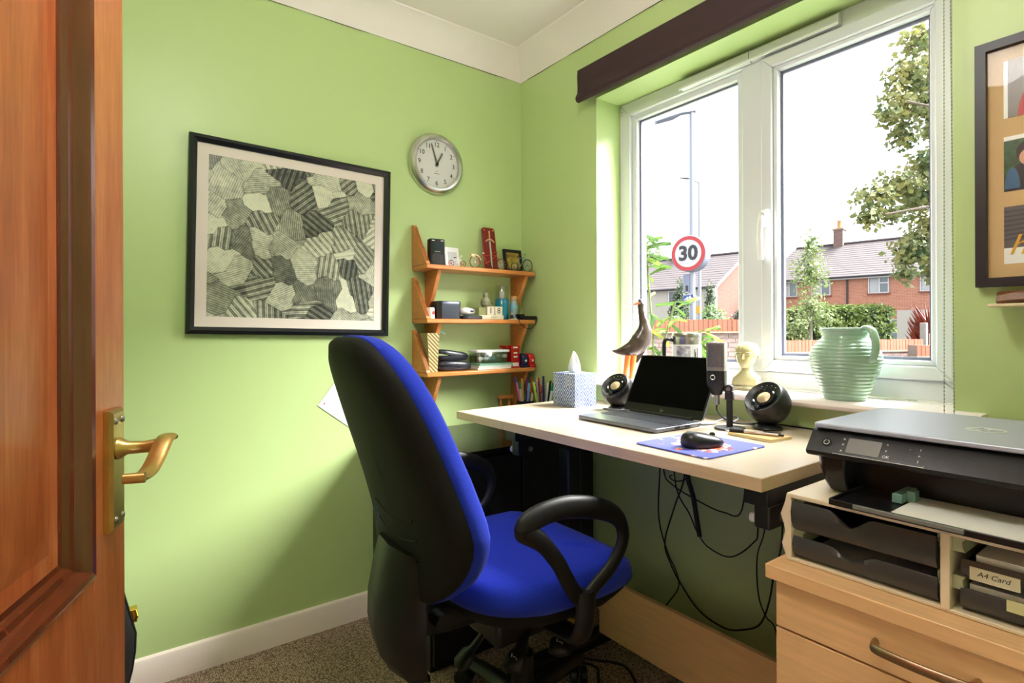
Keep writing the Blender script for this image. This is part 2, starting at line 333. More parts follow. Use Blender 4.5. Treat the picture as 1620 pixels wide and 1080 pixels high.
for x0, x1 in ((.640, .690), (1.443, 1.492)):
    MB().cyl((x0+.012, -.535, .720), (x0+.002, -.535, .720), .010, n=16).build('adjuster_knob', WHT, dk)
box('modesty_panel', BEECH, (.692, 1.441, -.20, -.182, .05, .243), dk, bevel=.001)
box('rear_beam', BLKM, (.692, 1.441, -.12, -.08, .752, ZB), dk, bevel=.002)
# ------------------------------------------------------------------ black cabinet under the left end of the desk
cb = thing('filing_cabinet', 'black gloss cabinet tucked in the corner below the pale desk', 'cabinet')
box('carcass', BLKM, (.012, .475, -.74, -.02, .0, .672), cb, bevel=.002)
box('top_panel', pbr('black_glass', (12, 14, 14), .18), (.004, .495, -.75, -.018, .672, .69), cb, bevel=.002)
for y0, y1 in ((-.735, -.385), (-.375, -.025)):
    d_ = box('cabinet_door', BLKM, (.475, .49, y0, y1, .02, .665), cb, bevel=.002)
    MB().cyl((.49, y1-.03 if y0 < -.5 else y0+.03, .45), (.508, y1-.03 if y0 < -.5 else y0+.03, .45), .008, n=12).build('knob', BLK, d_)
# ------------------------------------------------------------------ drawer pedestal
pd = thing('drawer_pedestal', 'beech drawer pedestal with brushed metal bar handles to the right of the desk', 'drawers')
box('top_board', BEECH, (1.516, 1.992, -.614, -.02, .645, .67), pd, bevel=.0015)
mb = MB(); mb.box(1.528, 1.98, -.582, -.03, .03, .6445); mb.build('carcass', BEECH, pd, bevel=.001)
HND = pbr('bronze_nickel', (170, 150, 125), .3, 1)
for z0, z1 in ((.561, .641), (.30, .557), (.035, .296)):
    dr = box('drawer', BEECH, (1.53, 1.978, -.602, -.583, z0, z1), pd, bevel=.001)
    zc = z1-.042 if z0 < .5 else .601
    mb = MB(); mb.tube(path([(1.69, -.600, zc), (1.693, -.618, zc), (1.702, -.626, zc), (1.754, -.630, zc), (1.806, -.626, zc), (1.815, -.618, zc), (1.818, -.600, zc)], 5), .0065, 10, flat=(.8, 1.1)); mb.build('bar_handle', HND, dr)
for x in (1.56, 1.95):
    for y in (-.55, -.06): MB().cyl((x, y, 0), (x, y, .03), .02).build('foot', BLK, pd)
# ------------------------------------------------------------------ paper tray organiser
og = thing('letter_tray_unit', 'cream framed double letter tray unit standing on the drawer pedestal', 'letter tray', (0, 0, .6705))
ox0, oxm, ox1, oy0, oy1, oh = 1.534, 1.770, 2.006, -.566, -.25, .123
sidep = [(0, 0), (-.004, .0), (-.004, .006), (-.012, .028), (-.006, .05), (-.006, .058), (-.014, .082), (-.006, .105), (-.002, oh), (.006, oh), (.006, 0)]
MB().prism([(ox0+u, v) for u, v in sidep], 'y', oy0, oy1).build('side_panel', CREAM, og, bevel=.0008)
MB().prism([(ox1-u, v) for u, v in sidep], 'y', oy0, oy1).build('side_panel', CREAM, og, bevel=.0008)
box('divider', CREAM, (oxm-.006, oxm+.006, oy0-.001, oy1, .003, oh-.005), og, bevel=.001)
box('top_panel', CREAM, (ox0+.004, ox1-.004, oy0, oy1, oh-.008, oh), og, bevel=.0015)
box('base_panel', CREAM, (ox0+.004, ox1-.004, oy0, oy1, 0, .006), og, bevel=.0015)
box('back_panel', CREAM, (ox0+.004, ox1-.004, oy1-.004, oy1, .006, oh-.008), og)
RUN = pbr('sage_plastic', (168, 172, 140), .4)
def tray(x0, x1, z0, h, dy, scoop=True):
    t = bpy.data.objects.new('tray', None); COL.objects.link(t); t.parent = og; t.empty_display_size = .02
    m = MB(); m.box(x0, x1, oy0+dy, oy1-.01, z0, z0+.003); m.box(x0, x0+.003, oy0+dy, oy1-.01, z0, z0+h*.8); m.box(x1-.003, x1, oy0+dy, oy1-.01, z0, z0+h*.8); m.build('tray_body', SMOKE, t)
    n = 26; top = []
    for i in range(n+1):
        u = i/n; k = 0
        if scoop and .28 < u < .62: k = .5-.5*math.cos((u-.28)/.34*2*PI)
        top.append((x0+(x1-x0)*u, z0+h*(1-.42*k)))
    r = []
    for x, z in top:
        r.append([(x, oy0+dy-.002, z0), (x, oy0+dy-.011, z0+.3*h), (x, oy0+dy-.013, z0+.65*h if z0+.65*h < z else z-.001), (x, oy0+dy-.008, z), (x, oy0+dy-.004, z), (x, oy0+dy+.001, z0)])
    MB().loft(r).build('tray_front', SMOKE, t, bevel=.0005); return t
tray(ox0+.008, oxm-.010, .060, .050, .006); tray(ox0+.008, oxm-.010, .008, .038, .012)
tray(oxm+.016, ox1-.008, .052, .030, .022, False); tray(oxm+.016, ox1-.008, .008, .032, .018, False)
for x0, x1 in ((ox0+.006, ox0+.026), (oxm-.012, oxm-.0062), (oxm+.0062, oxm+.022)):
    for z in (.048, .104):
        MB().prism([(x0, z-.012), (x1, z-.012), (x1-.003, z-.006), (x1-.004, z+.002), (x1, z+.008), (x0, z+.008)], 'y', oy0+.01, oy1-.02).build('tray_runner', RUN, og)
m = box('tray_label', pbr('label_paper', (226, 218, 190), .7), (oxm+.027, oxm+.083, oy0+.009, oy0+.0105, .056, .075), og); m['label'] = 'handwritten cream label on the tray front'; m.rotation_euler = (0, 0, 0)
text('A4 Card', .0105, BLK, m, TR(oxm+.054, oy0+.0087, .0665) @ WB, ext=.0001, shear=.25)
for nm, lb, b in (('paper_stack', 'white paper lying in the lower left letter tray', (ox0+.02, oxm-.02, oy0+.02, oy1-.02, .0115, .016)),
                  ('paper_stack', 'grey-white card sheets in the labelled upper right letter tray', (oxm+.03, ox1-.02, oy0+.028, oy1-.02, .0555, .088)),
                  ('paper_stack', 'thick white paper stack in the lower right letter tray', (oxm+.024, ox1-.02, oy0+.022, oy1-.02, .0115, .045))):
    tag(box(nm, PAPER, (b[0], b[1], b[2], b[3], .6705+b[4], .6705+b[5]), bevel=.0006), lb, 'paper')
tag(box('file_divider', pbr('pale_card', (206, 204, 150), .7), (oxm+.07, ox1-.012, oy0+.0005, oy0+.0025, .6995, .7155)), 'pale yellow card edge hanging over the lower right tray', 'card')
# ------------------------------------------------------------------ printer
pz = .7938
pr_ = thing('inkjet_printer', 'black and silver multifunction inkjet printer on top of the letter trays', 'printer', (0, 0, pz))
px0, px1 = 1.556, 2.0
PRB = pbr('printer_black', (20, 20, 22), .3)
PRP = pbr('printer_panel', (26, 25, 27), .42, var=.35, vs=60, bump=.05, bs=300)
mb = MB()
poly = [(px0+.012, -.20), (px1-.012, -.20), (px1-.004, -.21), (px1-.004, -.452), (px0+.008, -.452), (px0+.004, -.21)]
mb.loft([[(x, y, .004) for x, y in poly], [(x, y, .10) for x, y in poly]]); mb.build('body', PRB, pr_, bevel=.004)
def pill(xa, xb):
    r = []
    for z, k in ((.004, .014), (.02, .008), (.045, .002), (.072, 0)):
        ya = -.512+k*1.2; xo = k*.8
        if xa < 1.7: q = [(xa+xo+.012, ya), (xb, ya+.002), (xb, -.45), (xa+xo, -.45), (xa+xo, ya+.016)]
        else: q = [(xa, ya+.002), (xb-xo-.012, ya), (xb-xo, ya+.016), (xb-xo, -.45), (xa, -.45)]
        r.append([(x, y, z) for x, y in q])
    MB().loft(r).build('front_pillar', PRB, pr_, bevel=.003)
pill(px0, px0+.052); pill(px1-.03, px1)
n = [(px0-.004, 0), (px1+.004, 0)]
def cp(x0, x1):
    p_ = [(-.448, .07), (-.530, .07), (-.538, .074), (-.540, .080), (-.512, .112), (-.500, .117), (-.448, .117)]
    return MB().loft([[(x0+.012, y+.010 if y < -.5 else y, z) for y, z in p_], [(x0+.003, y+.003 if y < -.5 else y, z) for y, z in p_], [(x0, y, z) for y, z in p_]]+[[(x1, y, z) for y, z in p_], [(x1-.003+.006, y+.003 if y < -.5 else y, z) for y, z in p_]])
cp(px0-.002, px1).build('control_panel', PRP, pr_)
box('scanner_bed', PRB, (px0+.006, px1-.004, -.497, -.205, .10, .1175), pr_, bevel=.002)
LID = pbr('silver_lid', (176, 180, 198), .35, .2, var=.05, vs=30, st=(1, 40, 1))
MB().prism(rrect(px1-px0+.002, .325, .012, cx=(px0+px1)/2, cy=-.3535), 'z', .119, .1275).build('scanner_lid', LID, pr_, bevel=.002)
MB().lathe([(.028, .1275), (.028, .1282), (.001, .1282)], (1.775, -.372, 0), 28).build('logo_disc', pbr('logo_silver', (225, 226, 230), .3, .4), pr_)
text('hp', .042, LID, pr_, TR(1.775, -.372, .1286), shear=.3, ext=.0002)
# sloped panel frame: origin on the face, u along x, v up the slope
sl = Vector((0, -.512+.540, .112-.080)); sl.normalize(); nn = Vector((1, 0, 0)).cross(sl)
SP = Matrix(((1, sl.x, nn.x, 0), (0, sl.y, nn.y, -.526), (0, sl.z, nn.z, .096), (0, 0, 0, 1)))
MB(SP).prism(rrect(.052, .03, .002, cx=1.645), 'z', -.0005, .0008).build('display', pbr('lcd_grey', (120, 118, 116), .25), pr_)
m = MB(SP).prism(rrect(.016, .016, .0079, cx=1.585), 'z', -.0005, .0014).build('power_button', BLKG, pr_)
MB(SP).tube([(1.585+.0045*math.cos(a), .0045*math.sin(a), .0016) for a in [PI*.6+k*PI*1.8/12 for k in range(13)]], .0005, 5).build('power_symbol', WHT, m)
for i, (x, y, t) in enumerate(((1.612, .012, 'o'), (1.612, 0, '<'), (1.612, -.012, 'x'), (1.679, .011, '^'), (1.679, 0, 'v'), (1.681, -.012, 'OK'), (1.712, .010, '-'), (1.726, .011, 'i'), (1.726, -.001, '+'), (1.726, -.012, '?'))):
    text(t, .007, WHT, pr_, SP @ TR(x, y, .0006), 'key_symbol', .0001)
MB(SP).tube([(1.60, -.0205, .0006), (1.735, -.0205, .0006), (1.735, -.0175, .0006)], .0005, 5).build('panel_line', WHT, pr_)
mb = MB(); mb.box(px0+.06, px1-.035, -.590, -.44, .004, .010); mb.box(px0+.06, px0+.064, -.590, -.44, .010, .015); mb.box(px0+.06, px1-.035, -.592, -.588, .004, .014); mb.build('output_tray', PRB, pr_, bevel=.001)
mb = MB(); mb.box(1.655, 1.80, -.597, -.590, .007, .014); mb.build('tray_extension', pbr('grey_plastic', (120, 122, 116), .4), pr_, bevel=.001)
mb = MB(); mb.box(1.685, 1.70, -.52, -.44, .0112, .026); mb.box(1.70, 1.712, -.50, -.48, .0112, .03); mb.build('paper_guide', pbr('guide_green', (120, 160, 148), .4), pr_, bevel=.001)
tag(box('paper_sheets', PAPER, (1.705, 1.95, -.583, -.456, pz+.0105, pz+.0125)), 'white paper sheets lying on the printer output tray', 'paper')
# ------------------------------------------------------------------ office chair
ch = thing('office_chair', 'high-backed office chair with royal blue upholstery and black loop armrests', 'chair', (.885, -.685, 0), math.radians(-1))
def selipse(a, b, p=3.0, n=48): return [(a*math.copysign(abs(math.cos(t))**(2/p), math.cos(t)), b*math.copysign(abs(math.sin(t))**(2/p), math.sin(t))) for t in [2*PI*k/n for k in range(n)]]
so = [(x*(1+.05*(y/.24)), y) for x, y in selipse(.25, .255, 2.9)]
def seatz(x, y): return -.05*max(0, (y-.10)/.15)**2 - .012*(1-(x/.25)**2)*(1 if y < .1 else 0) + .012*max(0, (-y-.1)/.15)
rings = [[(x*k, y*k, z+seatz(x*k, y*k)) for x, y in so] for k, z in ((.90, .462), (.965, .466), (1.0, .484), (.996, .508), (.96, .525), (.90, .535), (.75, .541), (.5, .543), (.25, .543), (.02, .543))]
MB().loft(rings).build('seat_cushion', BLUE, ch, smooth=60)
rings = [[(x*k, y*k, z+seatz(x*k, y*k)) for x, y in so] for k, z in ((.45, .41), (.72, .415), (.86, .43), (.925, .452), (.935, .468), (.9, .475))]
MB().loft(rings).build('seat_pan', DARK, ch, smooth=50)
# backrest : outline in x-z, thickness in y, leaning and curved
zb0, zb1 = .495, 1.085
def bw(t):   # half width over height 0..1
    return .225*(1-.15*max(0, t-.35)/.65) if t < .9 else .225*.87
def back_outline(n=64):
    pts = []
    H = zb1-zb0
    for k in range(n):
        a = 2*PI*k/n; c, s_ = math.cos(a), math.sin(a); p = 3.3 if s_ > 0 else 3.0
        u = math.copysign(abs(c)**(2/p), c); v = math.copysign(abs(s_)**(2/p), s_)
        t = .5+.5*v; hw = .250-.070*max(0, (t-.30)/.70)-.030*max(0, (.30-t)/.30)**1.3
        pts.append((u*hw, t))
    return pts
def spine(t):
    z = zb0+t*(zb1-zb0)
    K = [(k_, v_-.085) for k_, v_ in ((0, -.262), (.12, -.235), (.25, -.232), (.42, -.258), (.6, -.295), (.8, -.338), (1, -.386))]
    for i in range(len(K)-1):
        if K[i][0] <= t <= K[i+1][0]+1e-9:
            f_ = (t-K[i][0])/(K[i+1][0]-K[i][0]); f_ = max(0, min(1, f_))
            m0 = (K[min(i+1, 6)][1]-K[max(i-1, 0)][1])/(K[min(i+1, 6)][0]-K[max(i-1, 0)][0]); m1 = (K[min(i+2, 6)][1]-K[i][1])/(K[min(i+2, 6)][0]-K[i][0]); h = K[i+1][0]-K[i][0]
            y = K[i][1]*(1+2*f_)*(1-f_)**2+m0*h*f_*(1-f_)**2+K[i+1][1]*f_*f_*(3-2*f_)+m1*h*f_*f_*(f_-1)
            return y, z
    return K[-1][1], z
bo = back_outline()
def bring(k, dy, zc=.5):
    out = []
    for u, t in bo:
        uu, tt = u*k, zc+(t-zc)*(1-(1-k)*.62)
        y, z = spine(max(0, min(1, tt)))
        out.append((uu, y+dy+.22*uu*uu*1.6, z))      # wings curve forward
    return out
MB().loft([bring(.95, .0), bring(1.0, .008), bring(1.005, .022), bring(.985, .042), bring(.93, .055), bring(.80, .062), bring(.5, .064), bring(.2, .064), bring(.02, .064)]).build('backrest_cushion', BLUE, ch, smooth=60)
MB().loft([bring(.02, -.042), bring(.3, -.042), bring(.6, -.040), bring(.82, -.034), bring(.94, -.022), bring(.985, -.008), bring(.99, .003), bring(.9, .003)]).build('backrest_shell', DARK, ch, smooth=60)
# creases in the lower shell
for i, t in enumerate((.16, .235, .31)):
    pts = []
    for k in range(17):
        u = -.10+.20*k/16; tt = t-.05*(1-(u/.10)**2)*.6+.02; y, z = spine(tt); pts.append((u, y-.0405+.30*u*u, z))
    MB().tube(pts, .003, 6).build('shell_crease', DARK, ch)
# bracket cover behind and below the backrest
def jb(wd, y, z, th): return [(-wd, y, z), (-wd*.8, y-th*.7, z), (0, y-th, z), (wd*.8, y-th*.7, z), (wd, y, z), (wd*.7, y+th*.25, z), (-wd*.7, y+th*.25, z)]
MB().loft([jb(.10, -.345, .61, .03), jb(.115, -.34, .56, .05), jb(.125, -.345, .48, .06), jb(.125, -.345, .42, .062), jb(.115, -.34, .37, .058), jb(.095, -.325, .33, .05), jb(.065, -.305, .308, .04), jb(.03, -.30, .30, .02)]).build('bracket_cover', BLK, ch, smooth=60)
mb = MB(); mb.tube(path([(0, -.34, .50), (0, -.33, .44), (0, -.28, .41), (0, -.16, .40), (0, -.05, .395)], 6), .03, 10, flat=(1.2, .5)); mb.build('back_bar', BLKM, ch)
for sx in (-1, 1):
    mb = MB(); mb.cyl((sx*.06, -.29, .45), (sx*.10, -.29, .45), .018, n=14); mb.build('tension_knob', BLK, ch)
lp = [(-.214, .694), (-.196, .708), (-.148, .718), (-.078, .718), (.018, .697), (.078, .668), (.102, .630), (.098, .595), (.066, .555), (.02, .526), (-.026, .500), (-.06, .528), (-.09, .570), (-.114, .605), (-.160, .655), (-.20, .682)]
for sx in (1, -1):
    ar = bpy.data.objects.new('armrest', None); COL.objects.link(ar); ar.parent = ch; ar.empty_display_size = .05
    P_ = path([(sx*(.268+.010*math.sin((z-.5)*8)), y*.92-.005, z-.006) for y, z in lp], 5, closed=True)
    rr = [.0145+.006*max(0, min(1, (p.z-.64)/.06)) for p in P_]
    mb = MB(); mb.tube(P_, rr, 12, closed=True, flat=(1.25, .72)); mb.build('arm_loop', BLK, ar, smooth=60)
    mb = MB(); mb.tube(path([(sx*.274, -.026, .515), (sx*.274, -.028, .47), (sx*.268, -.03, .425), (sx*.24, -.03, .398), (sx*.12, -.03, .39)], 5), .024, 12, flat=(1.15, .6)); mb.build('arm_bracket', BLK, ar, smooth=60)
box('mechanism', BLKM, (-.09, .09, -.14, .12, .33, .397), ch, bevel=.012)
w_ = MB(); w_.box(.15, .18, .02, .07, .386, .397); w_.build('warning_sticker', pbr('sticker_yellow', (196, 170, 40), .5), ch)
mb = MB(); mb.cyl((0, 0, .14), (0, 0, .24), .03); mb.cyl((0, 0, .24), (0, 0, .34), .016); mb.build('gas_lift', BLKM, ch)
mb = MB(); mb.lathe([(.055, .075), (.06, .09), (.055, .135), (.035, .15), (.001, .15)], n=24); mb.build('base_hub', BLK, ch)
for k in range(5):
    a = math.radians(18+72*k+18); c, s_ = math.cos(a), math.sin(a)
    mb = MB(); mb.tube([(c*.045, s_*.045, .115), (c*.15, s_*.15, .105), (c*.27, s_*.27, .085), (c*.31, s_*.31, .078)], [.03, .027, .022, .02], 10, flat=(1, .7)); mb.build('base_leg', BLK, ch)
    ct = bpy.data.objects.new('castor', None); COL.objects.link(ct); ct.parent = ch; ct.location = (c*.30, s_*.30, 0); ct.rotation_euler = (0, 0, a+.6); ct.empty_display_size = .03
    for dy in (-.016, .016): MB().tube([(0, dy-.010, .027), (0, dy-.008, .027), (0, dy+.008, .027), (0, dy+.010, .027)], [.023, .027, .027, .023], 18).build('wheel', BLK, ct)
    MB().tube([(0, 0, .027), (0, 0, .07)], .009, 10).build('stem', BLKM, ct)
ICON = pbr('icon_white', (220, 220, 220), .5)
for (a, b, nm) in (((.06, .0, .39), (.122, -.120, .300), 0), ((.10, .06, .395), (.186, -.030, .338), 1), ((.02, -.08, .385), (.015, -.20, .285), 2)):
    a, b = Vector(a), Vector(b); lv = MB().tube([a, a.lerp(b, .3), a.lerp(b, .55), a.lerp(b, .72), a.lerp(b, .8), b, b+(b-a)*.06], [.010, .014, .012, .014, .026, .027, .014], 12, flat=(1, .5)).build('lever', BLK, ch, smooth=60)
    if nm < 2:
        T = TR(*(a.lerp(b, .92)+Vector((0, 0, .0150)))) @ Matrix.Rotation(-.7, 4, 'Z') @ Matrix.Rotation(-.35, 4, 'X')
        m = MB(T); m.box(-.008, -.006, -.008, .006, 0, .0006); m.box(-.006, .006, -.008, -.006, 0, .0006); m.box(0, .003, -.003, .008, 0, .0006); m.box(.004, .010, .004, .006, 0, .0006); m.build('lever_icon', ICON, lv)
# ------------------------------------------------------------------ laptop
lt = thing('laptop', 'slim dark laptop with a black screen opened on the desk', 'laptop', (.955, -.305, ZT+.0015), math.radians(-2))
LGR = pbr('laptop_grey', (112, 114, 124), .32, .7)
MB().prism(rrect(.307, .205, .012), 'z', .001, .0115).build('base', LGR, lt, bevel=.002)
mb = MB()
for r in range(6):
    n = 14; x = -.138
    for c in range(n):
        wk = .0172
        if r == 5 and c in (4, 5, 6, 7): continue
        mb.box(x+c*.0197, x+c*.0197+wk, .072-r*.0152-.0125, .072-r*.0152, .0114, .0128)
mb.box(-.138+4*.0197, -.138+7*.0197+.0172, .072-5*.0152-.0125, .072-5*.0152, .0114, .0128)
mb.build('keyboard', pbr('key_dark', (52, 54, 60), .4), lt, kind='stuff')
MB().prism(rrect(.11, .062, .003, cy=-.063), 'z', .011, .0119).build('touchpad', pbr('touchpad_grey', (96, 98, 106), .3, .6), lt)
mb = MB(); mb.cyl((-.12, .099, .012), (.12, .099, .012), .006, n=12); mb.build('hinge', BLK, lt)
mb = MB(); mb.box(.1525, .1545, -.02, .0, .004, .008); mb.box(.1525, .1545, .02, .045, .004, .008); mb.build('side_port', BLKG, lt)
TL = Matrix.Translation((0, .100, .013)) @ Matrix.Rotation(math.radians(90-27), 4, 'X')
ldd = MB(TL).prism(rrect(.305, .198, .008, cy=.099), 'z', -.0055, .0).build('screen_lid', LGR, lt, bevel=.001)
MB(TL).prism(rrect(.303, .196, .007, cy=.099), 'z', 0, .0008).build('bezel', pbr('bezel_black', (8, 8, 9), .35), ldd)
MB(TL).prism(rrect(.292, .165, .002, cy=.111), 'z', .0008, .0011).build('display', pbr('screen_off', (1, 1, 1), .5, spec=.05), ldd)
text('hp', .014, STEEL, ldd, TL @ TR(0, .014, .0012), 'logo', .0001, shear=.3)
# ------------------------------------------------------------------ globe speakers
SPK = pbr('speaker_black', (20, 20, 22), .38); CONE = pbr('speaker_cone', (196, 176, 140), .35, .3)
def speaker(label, loc, rz, size):
    t = thing('globe_speaker', label, 'speaker', loc, rz, 'round desktop speakers')
    r = .058*size; c = (0, 0, .012+r); tilt = math.radians(48)
    T = TR(*c) @ Matrix.Rotation(tilt, 4, 'X')     # local z of the ball tips toward -y
    cut = .60
    pr2 = [(max(.001, r*math.sin(a)), -r*math.cos(a)) for a in [PI*k/24 for k in range(25)] if -math.cos(a) <= cut]
    rr_, zz = pr2[-1]
    MB(T).lathe(pr2+[(rr_*.97, zz+.0015), (rr_*.92, zz), (rr_*.8, zz-.004), (rr_*.6, zz-.008), (.001, zz-.009)], n=36).build('shell', SPK, t, smooth=50)
    MB(T).lathe([(rr_*.56, zz-.009), (rr_*.60, zz-.003), (rr_*.55, zz-.001), (rr_*.5, zz-.004)], n=32).build('driver_ring', BLKG, t)
    MB(T).lathe([(rr_*.5, zz-.005), (rr_*.42, zz-.006), (rr_*.3, zz-.002), (rr_*.12, zz+.001), (.0005, zz+.0015)], n=28).build('driver_cone', CONE, t)
    MB(T).lathe([(.0065, zz-.006), (.0065, zz+.004), (.005, zz+.005), (.0005, zz+.005)], (0, -rr_*.76, 0), 14).build('volume_knob', BLK, t)
    MB().lathe([(.036*size, 0), (.038*size, .003), (.034*size, .009), (.024*size, .016), (.001, .016)], n=28).build('foot', SPK, t)
    for k in range(4):
        a = math.radians(60+20*k); MB(T).ball((rr_*.8*math.cos(a), rr_*.8*math.sin(a), zz-.004), .0016, 6, 4).build('marking', WHT, t)
speaker('round black speaker standing behind the laptop beside the tissue box', (.742, -.155, ZT+.0005), math.radians(8), .98)
speaker('round black speaker below the plaster head at the right of the microphone', (1.246, -.105, ZT+.0005), math.radians(-6), 1.02)
# ------------------------------------------------------------------ microphone
mc = thing('desk_microphone', 'black and grey condenser microphone on a round metal stand behind the laptop', 'microphone', (1.182, -.188, ZT+.0005), math.radians(20))
GRILL = pbr('mic_mesh', (116, 114, 116), .4, .7, var=.3, vs=400)
MGR = pbr('mic_grey', (140, 138, 132), .35, .6)
MB().lathe([(.040, 0), (.041, .002), (.040, .005), (.012, .007), (.001, .007)], n=36).build('stand_base', pbr('stand_grey', (96, 98, 104), .3, .7), mc)
MB().cyl((0, 0, .006), (0, 0, .082), .0085, n=18).build('stand_pole', BLK, mc)
mb = MB(); mb.box(-.011, .011, -.010, .010, .080, .105); mb.cyl((0, -.014, .112), (0, .014, .112), .011, n=16); mb.build('stand_clamp', BLKM, mc, bevel=.002)
MB().cyl((0, -.0155, .112), (0, -.0138, .112), .006, n=14).build('clamp_screw', STEEL, mc)
mx = -.034
mb = MB(); mb.tube([(0, 0, .112), (-.012, 0, .108), (mx, 0, .106)], .006, 10); mb.build('mount_arm', BLKM, mc)
def sq(wx, wy, z, r=.008): return [(mx+x, y, z) for x, y in rrect(wx, wy, r, 4)]
MB().loft([sq(.022, .022, .092, .0105), sq(.03, .03, .096, .013), sq(.032, .032, .104, .013), sq(.036, .034, .108, .012), sq(.046, .038, .116, .012), sq(.049, .040, .124), sq(.049, .040, .160)]).build('mic_body', BLK, mc)
MB().loft([sq(.049, .040, .160), sq(.049, .040, .170)]).build('mic_collar', MGR, mc)
MB().loft([sq(.042, .034, .170), sq(.042, .034, .234)]).build('mic_grille', GRILL, mc)
mb = MB()
for sx in (-1, 1): mb.box(mx+sx*.0215-.003, mx+sx*.0215+.003, -.017, .017, .170, .236)
mb.box(mx-.0245, mx+.0245, -.017, .017, .233, .239); mb.build('grille_frame', MGR, mc, bevel=.002)
MB().tube([(mx+.006*math.cos(a)-.006, -.0205, .142+.006*math.sin(a)) for a in [2*PI*k/16 for k in range(16)]], .0012, 6, closed=True).build('gain_ring', CHROME, mc)
mb = MB(); mb.cyl((mx, 0, .092), (mx, 0, .066), .0085, n=16); mb.build('plug', STEEL, mc)
# ------------------------------------------------------------------ cables
CAB = pbr('cable_black', (14, 14, 15), .5)
def cable(label, pts, r=.0022, m=None, n=6, name='cable'):
    p0 = Vector(pts[0]); o = MB().tube(path([Vector(p)-p0 for p in pts], n), r, 8).build(name, m or CAB, loc=p0); return tag(o, label, 'cable')
cable('black microphone cable curving over the desk to the round speaker', [(1.150, -.200, .885), (1.151, -.20, .870), (1.162, -.19, .850), (1.175, -.15, .832), (1.185, -.09, .824), (1.20, -.035, .8235), (1.28, -.028, .823), (1.36, -.03, .823)], .0024)
cable('grey charging cable looped at the right side of the laptop', [(1.118, -.245, .829), (1.135, -.225, .830), (1.135, -.19, .829), (1.118, -.15, .829), (1.115, -.105, .832), (1.13, -.075, .838), (1.145, -.085, .832), (1.135, -.11, .8245), (1.10, -.06, .8235)], .0028, pbr('cable_grey', (112, 112, 116), .4))
cable('grey speaker cable coiled between tissue box and laptop', [(.80, -.20, .8245), (.765, -.215, .826), (.745, -.225, .829), (.755, -.235, .834), (.79, -.215, .832), (.83, -.16, .826)], .0026, MATS['cable_grey'])
cable('black cable falling straight down from the desk and curling to the wall', [(.827, -.04, .78), (.827, -.04, .626), (.82, -.04, .455), (.854, -.04, .346), (.893, -.04, .284), (.9, -.04, .234), (.846, -.03, .155), (.80, -.026, .08)])
cable('long black cable sagging below the desk in a deep loop', [(.934, -.05, .79), (.934, -.05, .62), (.894, -.05, .506), (.854, -.05, .378), (.877, -.05, .311), (.922, -.05, .253), (.989, -.05, .196), (1.078, -.05, .18), (1.141, -.05, .203), (1.19, -.05, .24), (1.218, -.05, .316), (1.234, -.05, .412), (1.256, -.05, .509), (1.26, -.05, .79)], .0026)
cable('black cable swinging from the bundle to the right desk beam', [(.858, -.06, .79), (.858, -.06, .622), (.894, -.06, .58), (.991, -.06, .551), (1.08, -.06, .538), (1.142, -.06, .563), (1.16, -.06, .79)])
cable('black cable with a shallow sag below the cable bundle', [(.90, -.07, .79), (.914, -.07, .585), (.967, -.07, .504), (.997, -.07, .452), (1.036, -.07, .419), (1.111, -.07, .414), (1.181, -.07, .477), (1.197, -.07, .531), (1.20, -.07, .79)])
cable('thin black cable hanging near the drawer pedestal', [(1.205, -.03, .79), (1.197, -.03, .531), (1.177, -.04, .43), (1.18, -.04, .32), (1.203, -.04, .264), (1.227, -.03, .229), (1.24, -.026, .08)], .002)
cable('tight loop of black cable tied up under the desktop', [(.865, -.025, .60), (.852, -.022, .592), (.87, -.02, .582), (.90, -.022, .588), (.92, -.025, .60), (.935, -.025, .64), (.94, -.025, .745)], .002)
o = cable('thick black bundle of tied cables hanging under the desk', [(.955, -.062, .79), (.955, -.062, .627), (.966, -.062, .585), (.978, -.062, .546), (.998, -.062, .44)], .0075); o['category'] = 'cable'
cable('black cable lying on the carpet behind the chair base', [(.70, -.30, .0045), (.735, -.283, .0045), (.819, -.223, .0045), (.91, -.262, .0045), (1.0, -.33, .0045)], .004)
cable('second black cable on the carpet below the beech panel', [(.70, -.40, .0045), (.72, -.33, .0045), (.78, -.30, .0045), (.86, -.36, .0045), (1.1, -.42, .0045)], .004)
